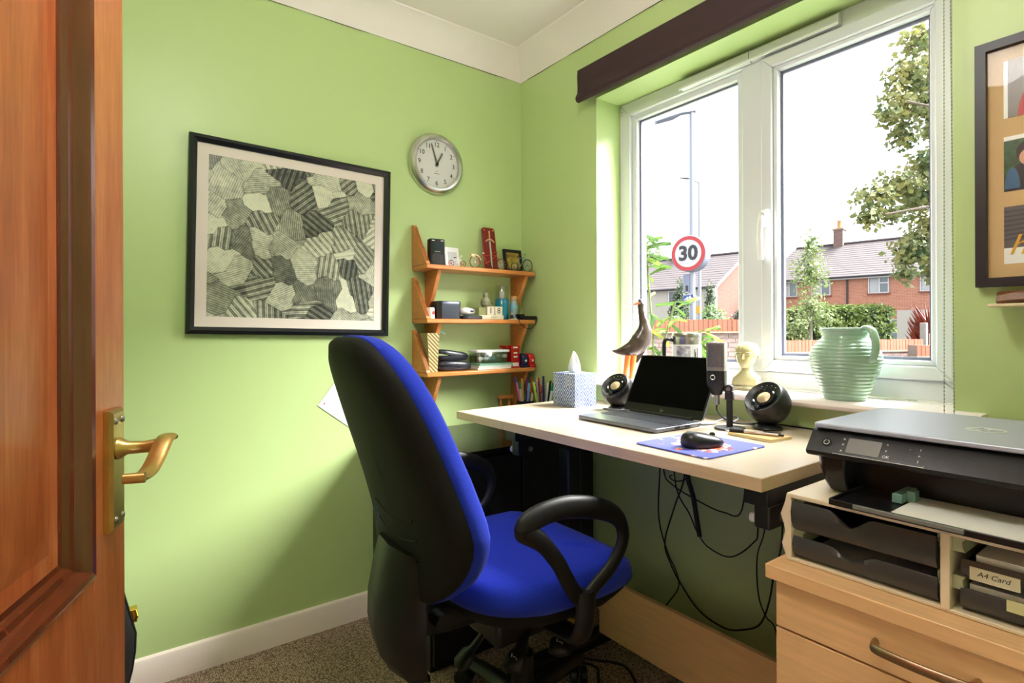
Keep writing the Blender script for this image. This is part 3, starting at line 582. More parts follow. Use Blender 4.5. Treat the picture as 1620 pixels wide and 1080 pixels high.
# ------------------------------------------------------------------ desk clutter
def padmat():
    m, N, L, p = nodemat('mouse_mat_print')
    tc = N.new('ShaderNodeTexCoord'); v = N.new('ShaderNodeTexVoronoi'); v.inputs['Scale'].default_value = 75; L.new(tc.outputs['Object'], v.inputs[0])
    n = N.new('ShaderNodeTexNoise'); n.inputs['Scale'].default_value = 22; n.inputs['Detail'].default_value = 4; L.new(tc.outputs['Object'], n.inputs[0])
    g = N.new('ShaderNodeVectorMath'); g.operation = 'LENGTH'; L.new(tc.outputs['Object'], g.inputs[0])
    r = N.new('ShaderNodeMapRange'); r.inputs[1].default_value = .11; r.inputs[2].default_value = .05; r.inputs[3].default_value = -.12; r.inputs[4].default_value = .07; L.new(g.outputs['Value'], r.inputs[0])
    a = N.new('ShaderNodeMath'); L.new(n.outputs[0], a.inputs[0]); L.new(r.outputs[0], a.inputs[1])
    st = N.new('ShaderNodeMath'); st.operation = 'GREATER_THAN'; st.inputs[1].default_value = .5; L.new(a.outputs[0], st.inputs[0])
    cr = N.new('ShaderNodeValToRGB'); cr.color_ramp.interpolation = 'CONSTANT'; sp = N.new('ShaderNodeSeparateColor'); L.new(v.outputs['Color'], sp.inputs[0]); L.new(sp.outputs[0], cr.inputs[0])
    e = cr.color_ramp.elements; cols = [(214, 92, 60), (236, 230, 232), (150, 110, 160), (226, 190, 170), (120, 70, 96), (236, 226, 214)]
    e[0].color = lin(cols[0])+(1,); e[1].position = .18; e[1].color = lin(cols[1])+(1,)
    for i, c in enumerate(cols[2:]): x = e.new(.36+i*.16); x.color = lin(c)+(1,)
    mx = N.new('ShaderNodeMix'); mx.data_type = 'RGBA'; L.new(st.outputs[0], mx.inputs[0]); mx.inputs[6].default_value = lin((92, 100, 186))+(1,); L.new(cr.outputs[0], mx.inputs[7]); L.new(mx.outputs[2], p.inputs['Base Color']); p.inputs['Roughness'].default_value = .7; return m
mp_ = MB().prism(rrect(.205, .222, .012), 'z', 0, .0035).build('mouse_mat', padmat(), bevel=.001, loc=(1.262, -.443, ZT+.0004), rot=(0, 0, math.radians(-2)))
tag(mp_, 'violet-blue mouse mat with a colourful printed picture at the desk edge', 'mouse mat')
ms = thing('computer_mouse', 'black wireless mouse resting on the violet mouse mat', 'mouse', (1.282, -.462, ZT+.0042), math.radians(-18)); ms.scale = (1, .95, .8)
mo = [(x, y) for x, y in selipse(.031, .055, 2.6, 32)]
MB().loft([[(x*.92, y*.92, 0) for x, y in mo], [(x*1.0, y, .010) for x, y in mo], [(x*.98, y*.98, .020-.006*(y/.055)) for x, y in mo], [(x*.86, y*.9, .029-.008*(y/.055)) for x, y in mo], [(x*.6, y*.7, .036-.009*(y/.055)) for x, y in mo], [(x*.2, y*.3, .039-.004*(y/.055)) for x, y in mo], [(x*.02, y*.02, .0395) for x, y in mo]]).build('mouse_body', pbr('mouse_black', (24, 22, 30), .35), ms, smooth=60)
mb = MB(); mb.cyl((-.003, .030, .0325), (.003, .030, .0325), .0065, n=14); mb.build('scroll_wheel', BLKG, ms)
MB().tube([(0, .012, .0385), (0, .05, .026)], .0007, 5).build('button_gap', BLKG, ms)
npd = thing('notepad', 'small tan-edged notepad lying in front of the round speaker', 'notepad', (1.292, -.232, ZT+.0004), math.radians(-6))
box('page_block', pbr('note_page', (232, 214, 160), .7), (-.062, .062, -.042, .042, 0, .006), npd, bevel=.0005)
box('cover', pbr('note_tan', (196, 158, 100), .6), (-.063, .063, -.043, .043, .006, .0068), npd)
pn = thing('ballpoint_pen', 'silver and black ballpoint pen lying across the notepad', 'pen', (1.215, -.262, ZT+.0115), math.radians(15))
MB().cyl((.012, 0, 0), (.048, 0, 0), .0052, n=12).build('grip', BLK, pn); MB().cyl((.048, 0, 0), (.13, 0, 0), .0046, n=12).build('barrel', CHROME, pn)
MB().cyl((0, 0, 0), (.012, 0, 0), .0015, .0045, n=12).build('tip', CHROME, pn); MB().cyl((.13, 0, 0), (.142, 0, 0), .003, n=10).build('clicker', BLK, pn)
box('clip', BLK, (.095, .135, -.0015, .0015, .0045, .0065), pn)
# tissue box
def tissmat():
    m, N, L, p = nodemat('tissue_box_print')
    tc = N.new('ShaderNodeTexCoord'); sp = N.new('ShaderNodeSeparateXYZ'); L.new(tc.outputs['Object'], sp.inputs[0])
    def mth(op, a, b=None):
        n = N.new('ShaderNodeMath'); n.operation = op
        for i, q in enumerate((a, b)):
            if q is None: continue
            if isinstance(q, (int, float)): n.inputs[i].default_value = q
            else: L.new(q, n.inputs[i])
        return n.outputs[0]
    u = mth('ADD', sp.outputs[0], sp.outputs[1]); cb_ = N.new('ShaderNodeCombineXYZ'); L.new(mth('MULTIPLY', u, 30), cb_.inputs[0]); L.new(mth('MULTIPLY', sp.outputs[2], 22), cb_.inputs[1])
    vo = N.new('ShaderNodeTexVoronoi'); vo.voronoi_dimensions = '2D'; vo.inputs['Scale'].default_value = 1; vo.inputs['Randomness'].default_value = .12; vo.distance = 'MANHATTAN'; L.new(cb_.outputs[0], vo.inputs[0])
    lines = mth('GREATER_THAN', mth('SINE', mth('MULTIPLY', vo.outputs['Distance'], 22)), .25)
    sc = N.new('ShaderNodeSeparateColor'); L.new(vo.outputs['Color'], sc.inputs[0])
    mx = N.new('ShaderNodeMix'); mx.data_type = 'RGBA'; mx.inputs[6].default_value = lin((44, 76, 138))+(1,); mx.inputs[7].default_value = lin((96, 110, 136))+(1,); L.new(sc.outputs[0], mx.inputs[0])
    m2 = N.new('ShaderNodeMix'); m2.data_type = 'RGBA'; m2.inputs[7].default_value = lin((196, 206, 222))+(1,); L.new(mx.outputs[2], m2.inputs[6]); L.new(mth('MULTIPLY', lines, .8), m2.inputs[0]); L.new(m2.outputs[2], p.inputs['Base Color']); p.inputs['Roughness'].default_value = .5; return m
tb = thing('tissue_box', 'cube tissue box with blue leaf pattern and a white tissue sticking out', 'tissue box', (.558, -.187, ZT+.0005), math.radians(0))
box('carton', tissmat(), (-.058, .058, -.053, .053, 0, .119), tb, bevel=.001)
MB().loft([[(x, y, .119) for x, y in selipse(.032, .018, 2, 24)], [(x, y, .1195) for x, y in selipse(.032, .018, 2, 24)]]).build('opening', pbr('tissue_slot', (210, 214, 220), .6), tb)
rg = []
for i, (k, z) in enumerate(((.8, .1196), (1, .128), (.95, .142), (.8, .160), (.55, .178), (.25, .190), (.08, .194))):
    rg.append([(.027*k*math.cos(2*PI*j/28)*(1+.16*math.sin(5*2*PI*j/28+i*.35))-.004*i/6, .016*k*math.sin(2*PI*j/28)*(1+.22*math.sin(4*2*PI*j/28+i*.5)), z+.004*math.sin(3*2*PI*j/28)*(i > 2)) for j in range(28)])
MB().loft(rg).build('tissue', pbr('tissue_white', (246, 246, 248), .9), tb, smooth=70)
# ------------------------------------------------------------------ wall clock
ck = thing('wall_clock', 'round silver wall clock with black numerals on the green wall', 'clock', (0, -.455, 1.79))
T = WA
MB(T).lathe([(.120, 0), (.127, .004), (.1275, .010), (.122, .022), (.112, .030), (.104, .031), (.1005, .027), (.1, .012)], n=64).build('bezel', ALU, ck, smooth=30)
MB(T).lathe([(.1005, .010), (.1005, .0125), (.001, .0125)], n=64).build('dial', pbr('clock_dial', (214, 214, 210), .5), ck)
for h in range(1, 13):
    a = PI/2-h*PI/6; text(str(h), .027, BLK, ck, T @ TR(.080*math.cos(a), .080*math.sin(a), .0129), 'numeral', .0002)
    MB(T).lathe([(.0016, .0125), (.0016, .0131), (.0001, .0131)], (.0955*math.cos(a), .0955*math.sin(a), 0), 8).build('hour_mark', BLK, ck)
FG = pbr('faint_grey', (150, 150, 150), .6)
for zz, hw in ((-.030, .004), (-.040, .013)): MB(T).box(-hw, hw, zz-.0014, zz+.0014, .0125, .0128).build('faint_mark', FG, ck)
HG = pbr('hand_grey', (120, 120, 112), .35, .5)
def hand(nm, ang, l, wd, z):
    R_ = Matrix.Rotation(-ang, 4, 'Z'); MB(T @ R_).prism([(-wd, -.012), (wd, -.012), (wd*.8, l), (-wd*.8, l)], 'z', z, z+.001).build(nm, HG, ck)
hand('hour_hand', math.radians(28.5), .055, .0042, .0145); hand('minute_hand', math.radians(342), .085, .0036, .0165)
MB(T).lathe([(.006, .0125), (.006, .0195), (.004, .02), (.0003, .02)], n=16).build('hub', BLK, ck)
hs_ = MB(T @ Matrix.Rotation(-math.radians(88), 4, 'Z')).prism([(-.0006, -.02), (.0006, -.02), (.0004, .028), (-.0004, .028)], 'z', .0185, .019).build('second_hand', WHT, ck)
# ------------------------------------------------------------------ large framed monochrome print
def artmat():
    m, N, L, p = nodemat('monochrome_print')
    tc = N.new('ShaderNodeTexCoord'); sp = N.new('ShaderNodeSeparateXYZ'); L.new(tc.outputs['Object'], sp.inputs[0]); cb_ = N.new('ShaderNodeCombineXYZ'); L.new(sp.outputs[1], cb_.inputs[0]); L.new(sp.outputs[2], cb_.inputs[1])
    def vor(scale, rnd, metric='EUCLIDEAN', rot=.3):
        mp = N.new('ShaderNodeMapping'); mp.inputs['Rotation'].default_value = (0, 0, rot); L.new(cb_.outputs[0], mp.inputs[0]); v = N.new('ShaderNodeTexVoronoi'); v.voronoi_dimensions = '2D'; v.distance = metric; v.inputs['Scale'].default_value = scale; v.inputs['Randomness'].default_value = rnd; L.new(mp.outputs[0], v.inputs[0]); return v
    def mth(op, a, b=None):
        n = N.new('ShaderNodeMath'); n.operation = op
        for i, q in enumerate((a, b)):
            if q is None: continue
            if isinstance(q, (int, float)): n.inputs[i].default_value = q
            else: L.new(q, n.inputs[i])
        return n.outputs[0]
    v1 = vor(12, 1, 'CHEBYCHEV', .5); s1 = N.new('ShaderNodeSeparateColor'); L.new(v1.outputs['Color'], s1.inputs[0])
    # hatching direction differs from patch to patch
    ang = mth('MULTIPLY', s1.outputs[1], 6.28); h = mth('ADD', mth('MULTIPLY', sp.outputs[1], mth('COSINE', ang)), mth('MULTIPLY', sp.outputs[2], mth('SINE', ang)))
    fine = mth('MULTIPLY', mth('SINE', mth('MULTIPLY', h, 900)), .10); stripe = mth('MULTIPLY', mth('GREATER_THAN', mth('SINE', mth('MULTIPLY', h, 330)), .1), mth('MULTIPLY', mth('GREATER_THAN', s1.outputs[2], .5), .26))
    nz = N.new('ShaderNodeTexNoise'); nz.inputs['Scale'].default_value = 60; nz.inputs['Detail'].default_value = 5; L.new(cb_.outputs[0], nz.inputs[0])
    n2 = N.new('ShaderNodeTexNoise'); n2.inputs['Scale'].default_value = 9; L.new(cb_.outputs[0], n2.inputs[0])
    tone = mth('ADD', mth('MULTIPLY', s1.outputs[0], .62), mth('MULTIPLY', n2.outputs[0], .5))
    tot = mth('ADD', mth('SUBTRACT', mth('ADD', tone, fine), stripe), mth('MULTIPLY', mth('SUBTRACT', nz.outputs[0], .5), .5))
    v2 = vor(12, 1, 'CHEBYCHEV', .5); v2.feature = 'F2'; ed = mth('LESS_THAN', mth('SUBTRACT', v2.outputs['Distance'], v1.outputs['Distance']), .04); tot = mth('SUBTRACT', tot, mth('MULTIPLY', ed, .12))
    rp = N.new('ShaderNodeValToRGB'); L.new(tot, rp.inputs[0]); e = rp.color_ramp.elements; e[0].position = .08; e[0].color = lin((40, 42, 38))+(1,); e[1].position = .80; e[1].color = lin((214, 216, 190))+(1,); x = e.new(.42); x.color = lin((120, 122, 106))+(1,)
    L.new(rp.outputs[0], p.inputs['Base Color']); p.inputs['Roughness'].default_value = .4; return m
ap = thing('framed_print', 'large black framed grey monochrome print with pale mount on the green wall', 'picture', (0, -1.016, 1.404)); ap.rotation_euler = (math.radians(-1.15), 0, 0)
FW, FH = .688, .646
for k in range(4):
    o_ = [(-FW/2, -FH/2), (FW/2, -FH/2), (FW/2, FH/2), (-FW/2, FH/2)]; wd = .024; i_ = [(-FW/2+wd, -FH/2+wd), (FW/2-wd, -FH/2+wd), (FW/2-wd, FH/2-wd), (-FW/2+wd, FH/2-wd)]; j = (k+1) % 4
    md = [((a[0]+b[0])/2, (a[1]+b[1])/2) for a, b in zip(o_, i_)]
    r_ = []
    for c, jx in ((o_, 0), (o_, .020), (md, .026), (i_, .016), (i_, 0)): r_.append([(c[k][0], c[k][1], jx+.002), (c[j][0], c[j][1], jx+.002)])
    mb = MB(WA); q = [[r[0] for r in r_], [r[1] for r in r_]]; mb.loft(q); mb.build('frame_bar', pbr('frame_black', (22, 26, 30), .3), ap)
frames4(MB(WA), -FW/2+.022, FW/2-.022, -FH/2+.022, FH/2-.022, .036, .006, .013).build('mount', pbr('mount_cream', (226, 214, 204), .7), ap)
MB(WA).box(-FW/2+.050, FW/2-.050, -FH/2+.050, FH/2-.050, .006, .0115).build('print_sheet', artmat(), ap)
# ------------------------------------------------------------------ white card on the wall behind the chair
cw = thing('wall_card', 'white card pinned askew to the green wall behind the chair back', 'card', (0, -.895, .84)); cw.rotation_euler = (math.radians(52), 0, 0)
MB(WA).box(-.045, .10, -.12, .03, .001, .0025).build('sheet', PAPER, cw); MB(WA).box(-.03, -.022, .012, .016, .0026, .003).build('printed_mark', pbr('mark_red', (190, 60, 60), .6), cw)
# ------------------------------------------------------------------ wall shelves
def shelf(T_, lab, curved):
    t = thing('wall_shelf', lab, 'shelf', (0, 0, T_), 0, 'pine corner shelves')
    bd = [(0, -.566), (.13, -.566), (.13, -.045), (.122, -.018), (.10, -.006), (0, -.006)]
    MB().loft([[(x, y, -.018) for x, y in bd], [(x, y, 0) for x, y in bd]]).build('shelf_board', PINE, t, bevel=.004)
    pf = [(0, 0), (.126, 0), (.122, .012), (.104, .036), (.088, .064), (.068, .086), (.054, .108), (.036, .134), (.022, .158), (.012, .168), (0, .168)] if curved else [(0, 0), (.126, 0), (.122, .010), (.024, .156), (.012, .168), (0, .168)]
    e_ = MB().prism(pf, 'y', -.566, -.549).build('end_panel', PINE, t, bevel=.002)
    for dy in (-.562, -.5575, -.553):
        pts = [(x+.0012, dy, z) for x, z in pf[2:-2]]; MB().tube(pts, .0009, 5).build('groove', pbr('pine_groove', (120, 66, 28), .5), e_)
    for y in (-.507, -.066):
        MB().prism([(0, -.018), (.112, -.018), (.108, -.030), (.028, -.180), (.014, -.193), (0, -.193)], 'y', y, y+.018).build('bracket', PINE, t, bevel=.002)
shelf(1.356, 'topmost pine wall shelf in the corner with model bicycles on it', True)
shelf(1.142, 'middle pine wall shelf in the corner with the block calendar on it', False)
shelf(.930, 'lowest pine wall shelf in the corner with the plastic tub on it', False)
T1, T2, T3 = 1.3565, 1.1425, .9305
# --- top shelf
t = thing('pocket_radio', 'black pocket radio with small screen and speaker on the top shelf', 'radio', (.062, -.487, T1), math.radians(-8))
MB().prism(rrect(.034, .066, .007), 'z', 0, .110).build('case', BLK, t, bevel=.004)
box('display', pbr('radio_lcd', (44, 54, 62), .2), (.0168, .0176, -.018, .024, .066, .094), t)
MB(Matrix(((0, 0, 1, .0168), (1, 0, 0, 0), (0, 1, 0, .030), (0, 0, 0, 1)))).prism(rrect(.046, .044, .014), 'z', 0, .001).build('speaker_grille', pbr('grille_dark', (46, 48, 52), .6, bump=.5, bs=900), t)
for y in (-.018, .02): box('button', WHT, (.0165, .0176, y-.006, y+.006, .101, .104), t)
box('brand_plate', STEEL, (.0167, .0175, -.012, .012, .057, .060), t)
mb = MB(); random.seed(3)
for k in range(26):
    a = random.uniform(0, 2*PI); h = random.uniform(.02, .055); r = random.uniform(.004, .014); mb.cyl((0, 0, .002), (r*math.cos(a), r*math.sin(a), h), .0022, .0006, n=5)
tag(mb.build('dried_flower_tuft', pbr('orange_tuft', (236, 130, 30), .8), loc=(.055, -.535, T1)), 'bright orange tuft between the radio and the curved shelf end', 'ornament')
t = thing('photo_card', 'white standing photo card beside the radio on the top shelf', 'photo frame', (.028, -.388, T1), math.radians(4)); t.rotation_euler = (0, math.radians(-10), math.radians(4))
box('card_front', WHT, (0, .004, -.036, .036, 0, .092), t, bevel=.0005); box('inner_panel', pbr('pale_grey_print', (206, 208, 212), .5), (.004, .0045, -.022, .024, .018, .072), t)
def bike(label, yr, rr_, yf, rf, x, fc, wc, tc_, loc0, extra=0):
    t = thing('model_bicycle', label, 'model bicycle', (x, loc0, T1), 0, 'model bicycles on the top shelf')
    def wheel(y, r):
        wl = bpy.data.objects.new('wheel', None); COL.objects.link(wl); wl.parent = t; wl.location = (0, y-loc0, r+.0008); wl.empty_display_size = .01
        MB().tube([(0, r*.94*math.cos(a), r*.94*math.sin(a)) for a in [2*PI*k/28 for k in range(28)]], r*.065+.0004, 6, closed=True).build('tyre', tc_, wl)
        m = MB()
        for k in range(12): a = 2*PI*k/12; m.cyl((0, 0, 0), (0, r*.9*math.cos(a), r*.9*math.sin(a)), .0006, n=4)
        m.cyl((-.003, 0, 0), (.003, 0, 0), r*.14, n=8); m.build('spokes', wc, wl)
        return Vector((0, y-loc0, r))
    a, b = wheel(yr, rr_), wheel(yf, rf)
    hh = max(rr_, rf)*2.0; seat = a.lerp(b, .30)+Vector((0, 0, hh*.62)); head = a.lerp(b, .80)+Vector((0, 0, hh*.66)); bb = a.lerp(b, .45)
    m = MB()
    for p, q in ((a, seat), (seat, bb), (bb, a), (bb, head), (seat, head), (head, b)): m.cyl(p, q, .0013, n=6)
    m.cyl(bb, seat+Vector((0, 0, .006)), .0012, n=6); m.build('frame', fc, t)
    m = MB(); m.tube(path([head, head+Vector((0, .003, .012)), head+Vector((.012, -.004, .016)), head+Vector((.014, -.012, .010))], 4), .0011, 6); m.tube(path([head+Vector((0, .003, .012)), head+Vector((-.012, -.004, .016)), head+Vector((-.014, -.012, .010))], 4), .0011, 6); m.build('handlebar', fc, t)
    m = MB(); m.ball(seat+Vector((0, 0, .008)), (.003, .008, .0022), 8, 5); m.build('saddle', wc if extra else BLK, t)
    if extra:
        MB().tube([a+Vector((0, rr_*1.12*math.cos(q), rr_*1.12*math.sin(q))) for q in [.3+k*2.2/12 for k in range(13)]], .0016, 6, flat=(2.2, .6)).build('mudguard', pbr('cream_enamel', (226, 208, 160), .4), t)
        m = MB(); m.box(-.006, .006, a.y-.022, a.y-.002, a.z+.02, a.z+.034); m.build('pannier', pbr('cream_enamel', (226, 208, 160), .4), t, bevel=.002)
    return t
BW = pbr('bike_white', (232, 230, 226), .4); BR = pbr('bike_red', (196, 60, 52), .35); BS = pbr('bike_silver', (190, 200, 196), .25, .8); BGm = pbr('bike_green', (60, 110, 80), .35); BCr = pbr('bike_cream', (222, 204, 160), .35)
bike('small white and black model tricycle in front of the white card', -.435, .013, -.378, .013, .095, BW, BR, BLK, -.41)
bike('red and cream model bicycle in front of the red sword plaque', -.318, .027, -.182, .025, .092, BR, BW, pbr('tyre_maroon', (110, 26, 24), .4), -.25, 1)
bike('silver model racing bicycle with a green wheel at the shelf end', -.112, .019, -.040, .029, .095, BS, BS, pbr('tyre_green', (38, 66, 54), .4), -.075)
t = thing('sword_plaque', 'tall dark red plaque with a silver sword leaning on the wall', 'plaque', (.040, -.200, T1)); t.rotation_euler = (0, math.radians(-9), 0)
PT = Matrix(((0, 0, 1, 0), (1, 0, 0, 0), (0, 1, 0, 0), (0, 0, 0, 1)))
MB(PT).prism([(-.034, 0), (.034, 0), (.034, .186), (.030, .193), (.022, .196), (-.022, .196), (-.030, .193), (-.034, .186)], 'z', 0, .008).build('board', pbr('maroon_leather', (128, 20, 22), .4), t, bevel=.0015)
SIL = pbr('sword_silver', (206, 206, 206), .25, .9); GLD = pbr('pale_gold', (226, 196, 150), .3, .5)
MB(PT).prism([(-.0042, .135), (.0042, .135), (.0038, .02), (0, .008), (-.0038, .02)], 'z', .008, .011).build('blade', SIL, t)
MB(PT).tube(path([(-.022, .130, .0115), (-.012, .138, .0115), (0, .141, .0115), (.012, .138, .0115), (.022, .130, .0115)], 4), .0034, 7).build('cross_guard', GLD, t)
m = MB(PT); m.cyl((0, .14, .0115), (0, .174, .0115), .0028, n=8); m.ball((0, .177, .0115), .0045, 8, 6); m.build('hilt', GLD, t)
for sx in (-1, 1): MB(PT).ball((sx*.024, .184, .008), .0032, 8, 5).build('stud', GLD, t)
t = thing('tabletop_photo', 'small black photo frame at the right end of the top shelf', 'photo frame', (.042, -.080, T1)); t.rotation_euler = (0, math.radians(-9), 0)
frames4(MB(PT), -.050, .050, 0, .105, .013, 0, .010).build('frame', BLK, t)
MB(PT).box(-.040, .040, .010, .095, .002, .005).build('photo', pbr('small_photo', (206, 176, 60), .4, col2=(64, 50, 40), vs=45), t)
frames4(MB(PT), -.038, .038, .012, .093, .002, .005, .0058).build('gold_liner', GLD, t)
# --- middle shelf
t = thing('white_pot', 'little white pot with red print at the left of the metal tin', 'pot', (.075, -.520, T2)); MB().lathe([(.016, 0), (.017, .002), (.017, .044), (.015, .045), (.0145, .02), (.001, .02)], n=20).build('pot_body', WHT, t)
MB().ball((.0168, .004, .024), (.0015, .006, .008), 8, 5).build('print', BR, t)
t = thing('metal_tin', 'dark gunmetal tin with chamfered corners on the middle shelf', 'tin', (.066, -.447, T2))
TN = pbr('gunmetal', (74, 78, 88), .3, .75)
oc = [(.044, -.040), (.044, .040), (.030, .054), (-.030, .054), (-.044, .040), (-.044, -.040), (-.030, -.054), (.030, -.054)]
MB().loft([[(x*k, y*k, z) for x, y in oc] for k, z in ((.98, 0), (1, .002), (1, .056))]).build('tin_body', TN, t, bevel=.001); MB().loft([[(x*k, y*k, z) for x, y in oc] for k, z in ((1.02, .056), (1.02, .069), (.98, .072))]).build('tin_lid', TN, t, bevel=.001)
t = thing('dark_case', 'flat dark blue case under the white gadget', 'case', (.075, -.335, T2)); MB().loft([[(x, y, z) for x, y in rrect(.07, .10*k, .02, 5)] for k, z in ((.96, 0), (1, .004), (1, .010), (.94, .0145))]).build('case_body', pbr('case_navy', (40, 46, 66), .35), t, smooth=50); MB().tube([(.0352, -.03, .007), (.0352, .03, .007)], .001, 5).build('zip', STEEL, t)
t = thing('white_gadget', 'rounded white gadget with a dark slot on the middle shelf', 'gadget', (.076, -.352, T2+.0155)); MB().ball((0, 0, .017), (.030, .037, .017), 24, 14).build('shell', WHT, t, smooth=60); MB().ball((.0285, .010, .018), (.003, .012, .004), 12, 8).build('slot', pbr('slot_navy', (50, 54, 84), .3), t)
t = thing('block_calendar', 'white block calendar showing 18 on the middle shelf', 'calendar', (.080, -.238, T2), math.radians(-4))
IV = pbr('ivory_wood', (228, 222, 198), .5)
box('base', IV, (-.024, .024, -.062, .058, 0, .018), t, bevel=.0015); box('month_block', IV, (-.02, .0245, -.030, .050, .002, .016), t); text('AUGUST', .008, BLK, t, TR(.0247, .010, .009) @ WA, ext=.0001)
for y, d in ((-.004, '1'), (.036, '8')):
    q = box('number_block', IV, (-.018, .020, y-.0185, y+.0185, .018, .055), t, bevel=.0015); text(d, .036, BLK, q, TR(.0202, y, .0365) @ WA, ext=.0002)
box('side_block', pbr('olive_block', (150, 150, 96), .5), (-.018, .016, -.060, -.026, .018, .050), t, bevel=.0015)
t = thing('cat_figurine', 'mottled grey cat figurine sitting on the block calendar', 'figurine', (.068, -.250, T2+.0556)); CATM = pbr('mottled_stone', (196, 196, 160), .6, col2=(70, 76, 60), vs=160)
MB().lathe([(.014, 0), (.020, .006), (.022, .016), (.019, .028), (.013, .038), (.010, .042), (.012, .047), (.0125, .053), (.009, .059), (.001, .061)], n=20).build('body', CATM, t, smooth=60)
for sy in (-1, 1): MB().cyl((0, sy*.008, .056), (0, sy*.010, .066), .004, .0008, n=8).build('ear', CATM, t)
MB().tube(path([(0, .018, .004), (.004, .028, .006), (.006, .030, .014), (.004, .027, .018)], 4), .003, 7).build('tail', CATM, t)
t = thing('spray_bottle', 'bottle of teal liquid with a clear cap on the middle shelf', 'bottle', (.062, -.158, T2))
TEAL = pbr('teal_liquid', (10, 128, 160), .15, coat=.5)
MB().lathe([(.028, 0), (.030, .004), (.030, .088), (.027, .092), (.012, .094), (.001, .094)], n=28).build('liquid_body', TEAL, t, smooth=40); MB().lathe([(.009, .094), (.011, .1), (.011, .125), (.005, .128), (.0005, .128)], n=16).build('spray_head', WHT, t)
MB().lathe([(.029, .092), (.0285, .146), (.026, .150), (.001, .150)], n=28).build('clear_cap', CLEAR, t)
t = thing('cork_bottle', 'small glass bottle with a cork stopper beside the teal bottle', 'bottle', (.075, -.103, T2)); MB().lathe([(.0165, 0), (.0175, .003), (.0175, .066), (.014, .078), (.013, .088)], n=24).build('glass_body', pbr('bottle_frost', (150, 178, 188), .2, coat=.4), t); MB().lathe([(.0178, .05), (.0178, .066)], n=24).build('label_band', pbr('label_cyan', (120, 190, 206), .5), t); MB().lathe([(.0145, .086), (.0165, .088), (.0165, .104), (.001, .105)], n=18).build('cork', pbr('cork', (206, 160, 106), .9, var=.2, vs=200), t)
t = thing('tiny_figure', 'tiny black and cream figure in front of the teal bottle', 'figurine', (.112, -.140, T2)); MB().lathe([(.008, 0), (.009, .006), (.006, .016), (.004, .02), (.001, .021)], n=14).build('robe', BLK, t); MB().ball((0, 0, .0245), .0048, 10, 7).build('head', GLD, t); box('plinth', IV, (-.011, .011, -.012, .022, -.0, .004), t)
t = thing('charger_box', 'flat black adapter box with a looped cord at the shelf end', 'charger', (.105, -.062, T2)); box('box_body', BLK, (-.018, .02, -.036, .052, 0, .016), t, bevel=.002); box('upper_unit', BLK, (-.012, .012, -.046, -.010, .016, .024), t, bevel=.002)
MB().tube(path([(.018, -.032, .012), (.028, -.052, .008), (.032, -.056, -.012), (.032, -.03, -.034), (.032, .0, -.040), (.030, .03, -.026), (.026, .048, .0), (.018, .05, .012)], 6), .0016, 7).build('cord', CAB, t)
# --- lowest shelf
def weave():
    m, N, L, p = nodemat('gold_weave'); tc = N.new('ShaderNodeTexCoord'); wv = N.new('ShaderNodeTexWave'); wv.bands_direction = 'DIAGONAL'; wv.inputs['Scale'].default_value = 38; wv.inputs['Distortion'].default_value = 1; L.new(tc.outputs['Object'], wv.inputs[0]); r = N.new('ShaderNodeValToRGB'); L.new(wv.outputs[0], r.inputs[0]); r.color_ramp.elements[0].color = lin((86, 70, 30))+(1,); r.color_ramp.elements[1].color = lin((206, 186, 130))+(1,); L.new(r.outputs[0], p.inputs['Base Color']); return m
t = thing('gift_bag', 'woven gold patterned gift bag at the left of the lowest shelf', 'bag', (.058, -.520, T3))
MB().loft([[(x, y, 0) for x, y in ((-.04, -.018), (.04, -.018), (.04, .018), (-.04, .018))], [(x, y, .155) for x, y in ((-.045, -.03), (.045, -.03), (.045, .024), (-.045, .024))]]).build('bag_body', weave(), t)
MB().tube(path([(.03, .02, .150), (.032, .03, .160), (.034, .045, .158), (.036, .055, .150)], 4), .0015, 6).build('ribbon', pbr('ribbon_blue', (110, 180, 196), .6), t)
CSE = pbr('case_black', (34, 36, 46), .3)
for i, (lab, loc, rz, sx) in enumerate((('lower black spectacle case on the lowest shelf', (.072, -.412, T3), -.03, .93), ('upper black spectacle case stacked on another case', (.066, -.415, T3+.0415), .03, .88))):
    t = thing('spectacle_case', lab, 'spectacle case', loc, rz, 'spectacle cases on the lowest shelf')
    cs_ = [(x, y) for x, y in selipse(.032*sx, .082*sx, 3.2, 36)]
    MB().loft([[(x*k, y*k, z) for x, y in cs_] for k, z in ((.8, 0), (.93, .003), (1, .012), (1, .020))]).build('lower_shell', CSE, t, smooth=60); MB().loft([[(x*k, y*k, z-.012*((y*k)/.082)*(1 if i else .3)) for x, y in cs_] for k, z in ((1, .0203), (1, .027), (.93, .036), (.7, .040), (.1, .041))]).build('upper_shell', CSE, t, smooth=60)
BK = [((226, 222, 212), 'bottom white booklet of the stack below the plastic tub'), ((206, 214, 210), 'middle pale booklet of the stack below the plastic tub'), ((120, 166, 140), 'top green-edged booklet directly under the plastic tub')]
for i, (c, lb) in enumerate(BK):
    t = thing('booklet', lb, 'booklet', (.074, -.238+.003*i, T3+.0085*i), .02*i, 'booklets under the tub'); box('cover', pbr('booklet_%d' % i, c, .5), (-.045, .045, -.085, .088, 0, .008), t, bevel=.0006)
t = thing('plastic_tub', 'clear plastic tub full of white bits on the booklets', 'tub', (.074, -.238, T3+.0262))
def tb_(k, z): return [(x, y, z) for x, y in rrect(.082*k, .172*k, .018, 5)]
MB().loft([tb_(.92, .001), tb_(1.0, .046), tb_(.985, .046), tb_(.905, .003)]).build('tub_wall', CLEAR, t); MB().loft([tb_(1.03, .046), tb_(1.04, .049), tb_(1.03, .055), tb_(.98, .056)]).build('lid', pbr('tub_lid', (220, 226, 226), .3), t, bevel=.001)
random.seed(11)
